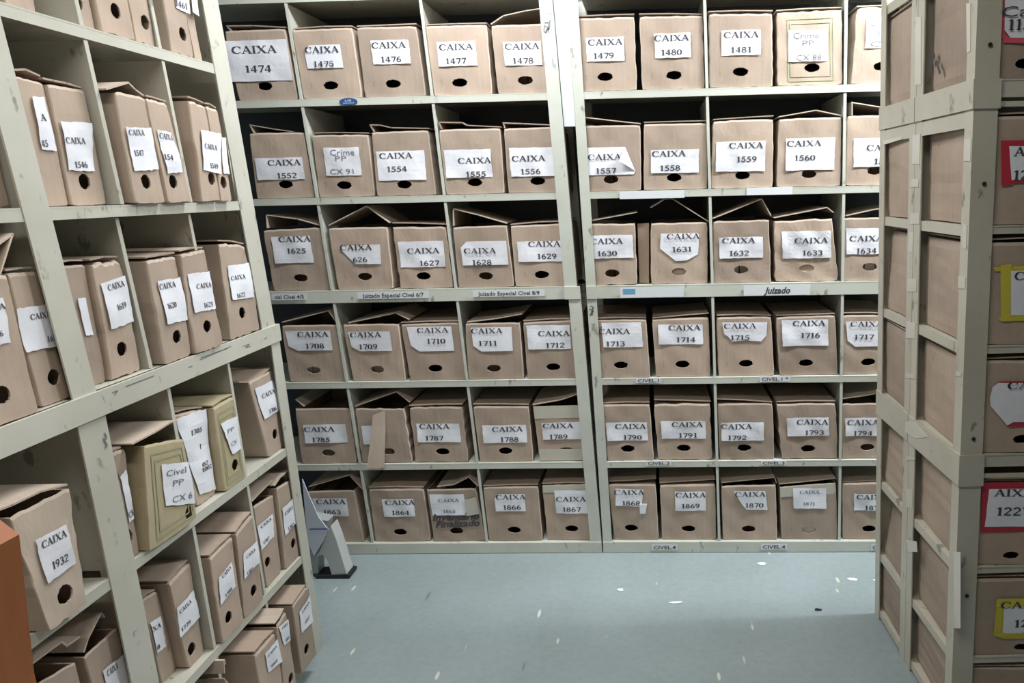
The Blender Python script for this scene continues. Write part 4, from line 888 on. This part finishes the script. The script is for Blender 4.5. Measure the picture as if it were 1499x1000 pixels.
# ------------------------------------------------------------------ loose things
FG = Frame((0, .012, 0), (1, 0, 0), (0, 0, 1), (0, -1, 0))
g0 = FG.pix(808, 0); g1 = FG.pix(835, 185)
b = g1[1]
q = [(FG.pix(836, 185)[0]-.0, b), (FG.pix(819, 185)[0]-.0, b), (FG.pix(797, 0)[0]-.02, 1.95), (FG.pix(832, 0)[0]+.00, 1.95)]
fb = 1.88
tag(MB(FG).prism([(-.0105-.0461*b+.002, b), (.004-.0292*b-.002, b), (.004-.0292*fb-.002, fb), (-.0105-.0461*fb+.002, fb)], -.02, 0).out('cardboard_sheet', WHITE),
    'bright white sheet wedged in the gap between the two far shelving units', 'sheet')

# foot of a folding step ladder and a sheet hanging over it, behind the left end post
FS = Frame((0, -.16, 0), (1, 0, 0), (0, 0, 1), (0, -1, 0))
P = lambda x, y: FS.pix(x, y, 0)
zf = P(487, 838)[1]
foot = fl0 = None
def dz(p): return (p[0], max(.0, p[1]))
lroot = thing('step_ladder', 'pale grey step ladder leg with black rubber foot beside the left end post', 'ladder', FS.pt(P(487, 838)[0], 0, -.03))
zb = .012
leg = [(P(464, 815)[0], P(464, 815)[1]), (P(484, 770)[0], P(484, 770)[1]), (P(492, 790)[0], P(492, 790)[1]), (P(509, 836)[0]-.004, zb), (P(485, 836)[0], zb), (P(480, 822)[0], P(480, 822)[1]), (P(472, 810)[0], P(472, 812)[1])]
MB(FS).prism(leg, -.05, 0).out('leg', mat('ladder_grey', (.50, .53, .52), .4), lroot)
inner = [(P(450, 760)[0], P(450, 760)[1]), (P(478, 765)[0], P(478, 765)[1]), (P(464, 812)[0], P(464, 812)[1]), (P(463, 836)[0], zb), (P(452, 836)[0], zb)]
MB(FS).prism(inner, -.055, -.01).out('side_rail', mat('ladder_grey_dark', (.40, .43, .43), .4), lroot)
MB(FS).prism([(P(462, 838)[0], 0), (P(511, 838)[0], 0), (P(512, 833)[0], .012), (P(505, 830)[0], .016), (P(485, 834)[0], .013), (P(462, 836)[0], .011)], -.055, .004).out('rubber_foot', BLACK, lroot)
sh = [(P(444, 700)[0], P(444, 700)[1]), (P(453, 722)[0], P(453, 722)[1]), (P(468, 756)[0], P(468, 756)[1]), (P(482, 774)[0], P(482, 774)[1]), (P(474, 792)[0], P(474, 792)[1]), (P(461, 812)[0], P(461, 812)[1]), (P(452, 790)[0], P(452, 790)[1])]
s_ = MB(FS).prism(sh, .004, .008).out('plastic_sheet', mat('plastic_sheet', (.62, .66, .74), .3))
tag(s_, 'white folded plastic sheet hanging over the step ladder behind the end post', 'sheet')
strokes(FS, [[P(455, 773), P(482, 772.5)]], .005, .0095, s_, mat('blue_line', (.12, .13, .45), .4), 'blue_edge')

# orange wooden panel close to the camera, lower left
FO = Frame((0, -1.80, 0), (1, 0, 0), (0, 0, 1), (0, -1, 0))
P = lambda x, y: FO.pix(x, y, 0)
pt_, pm, pb = P(0, 735), P(15, 760), P(50, 985)
orr = thing('wooden_cabinet', 'orange brown wooden cabinet edge at the lower left, close to the camera', 'cabinet', FO.pt(pb[0]-.1, 0, -.2))
MB(FO).prism([(pb[0]-.3, 0), (pb[0]+.0, 0), (pb[0]+.0, pb[1]), (pm[0]+.004, pm[1]-.012), (pm[0]-.008, pm[1]), (pm[0]-.3, pm[1]+.012)], 0, .30).out('carcass', ORANGE, orr)

# bits of paper dropped on the floor
for k, (x, y, r, l) in enumerate([(1114, 826, .012, 'white paper scrap on the floor at the foot of the far right shelves'), (908, 864, .010, 'small white paper scrap in the middle of the floor'),
                        (1247, 849, .012, 'white paper scrap on the floor left of the right shelves'), (1291, 850, .007, 'tiny white paper scrap at the foot of the right shelving'), (988, 883, .014, 'thin curved paper strip on the open floor'), (1198, 893, .008, 'small dark scrap on the floor in front of the right shelves'),
                        (984, 803, .008, 'tiny scrap at the plinth of the far right shelves')]):
    d = fw + RT*((x-PX)/F_) - UP*((y-PY)/F_); p = CAM + d*(-CAM.z/d.z)
    if k == 3: p.x -= .02
    rng = random.Random(k); n = 7; pts = []
    for i in range(n):
        an = i*6.283/n; rr = r*rng.uniform(.6, 1.2); pts.append((p.x+rr*math.cos(an)*(2.2 if k == 4 else 1.4), -p.y+rr*math.sin(an)*(.5 if k == 4 else .8)))
    FF = Frame((0, 0, 0), (1, 0, 0), (0, -1, 0), (0, 0, 1))
    tag(MB(FF).prism(pts, .0005, .0025).out('paper_scrap', BLACK if k == 5 else LABEL), l, 'paper scrap')

for o in bpy.data.objects:
    if 'org' in o: del o['org']
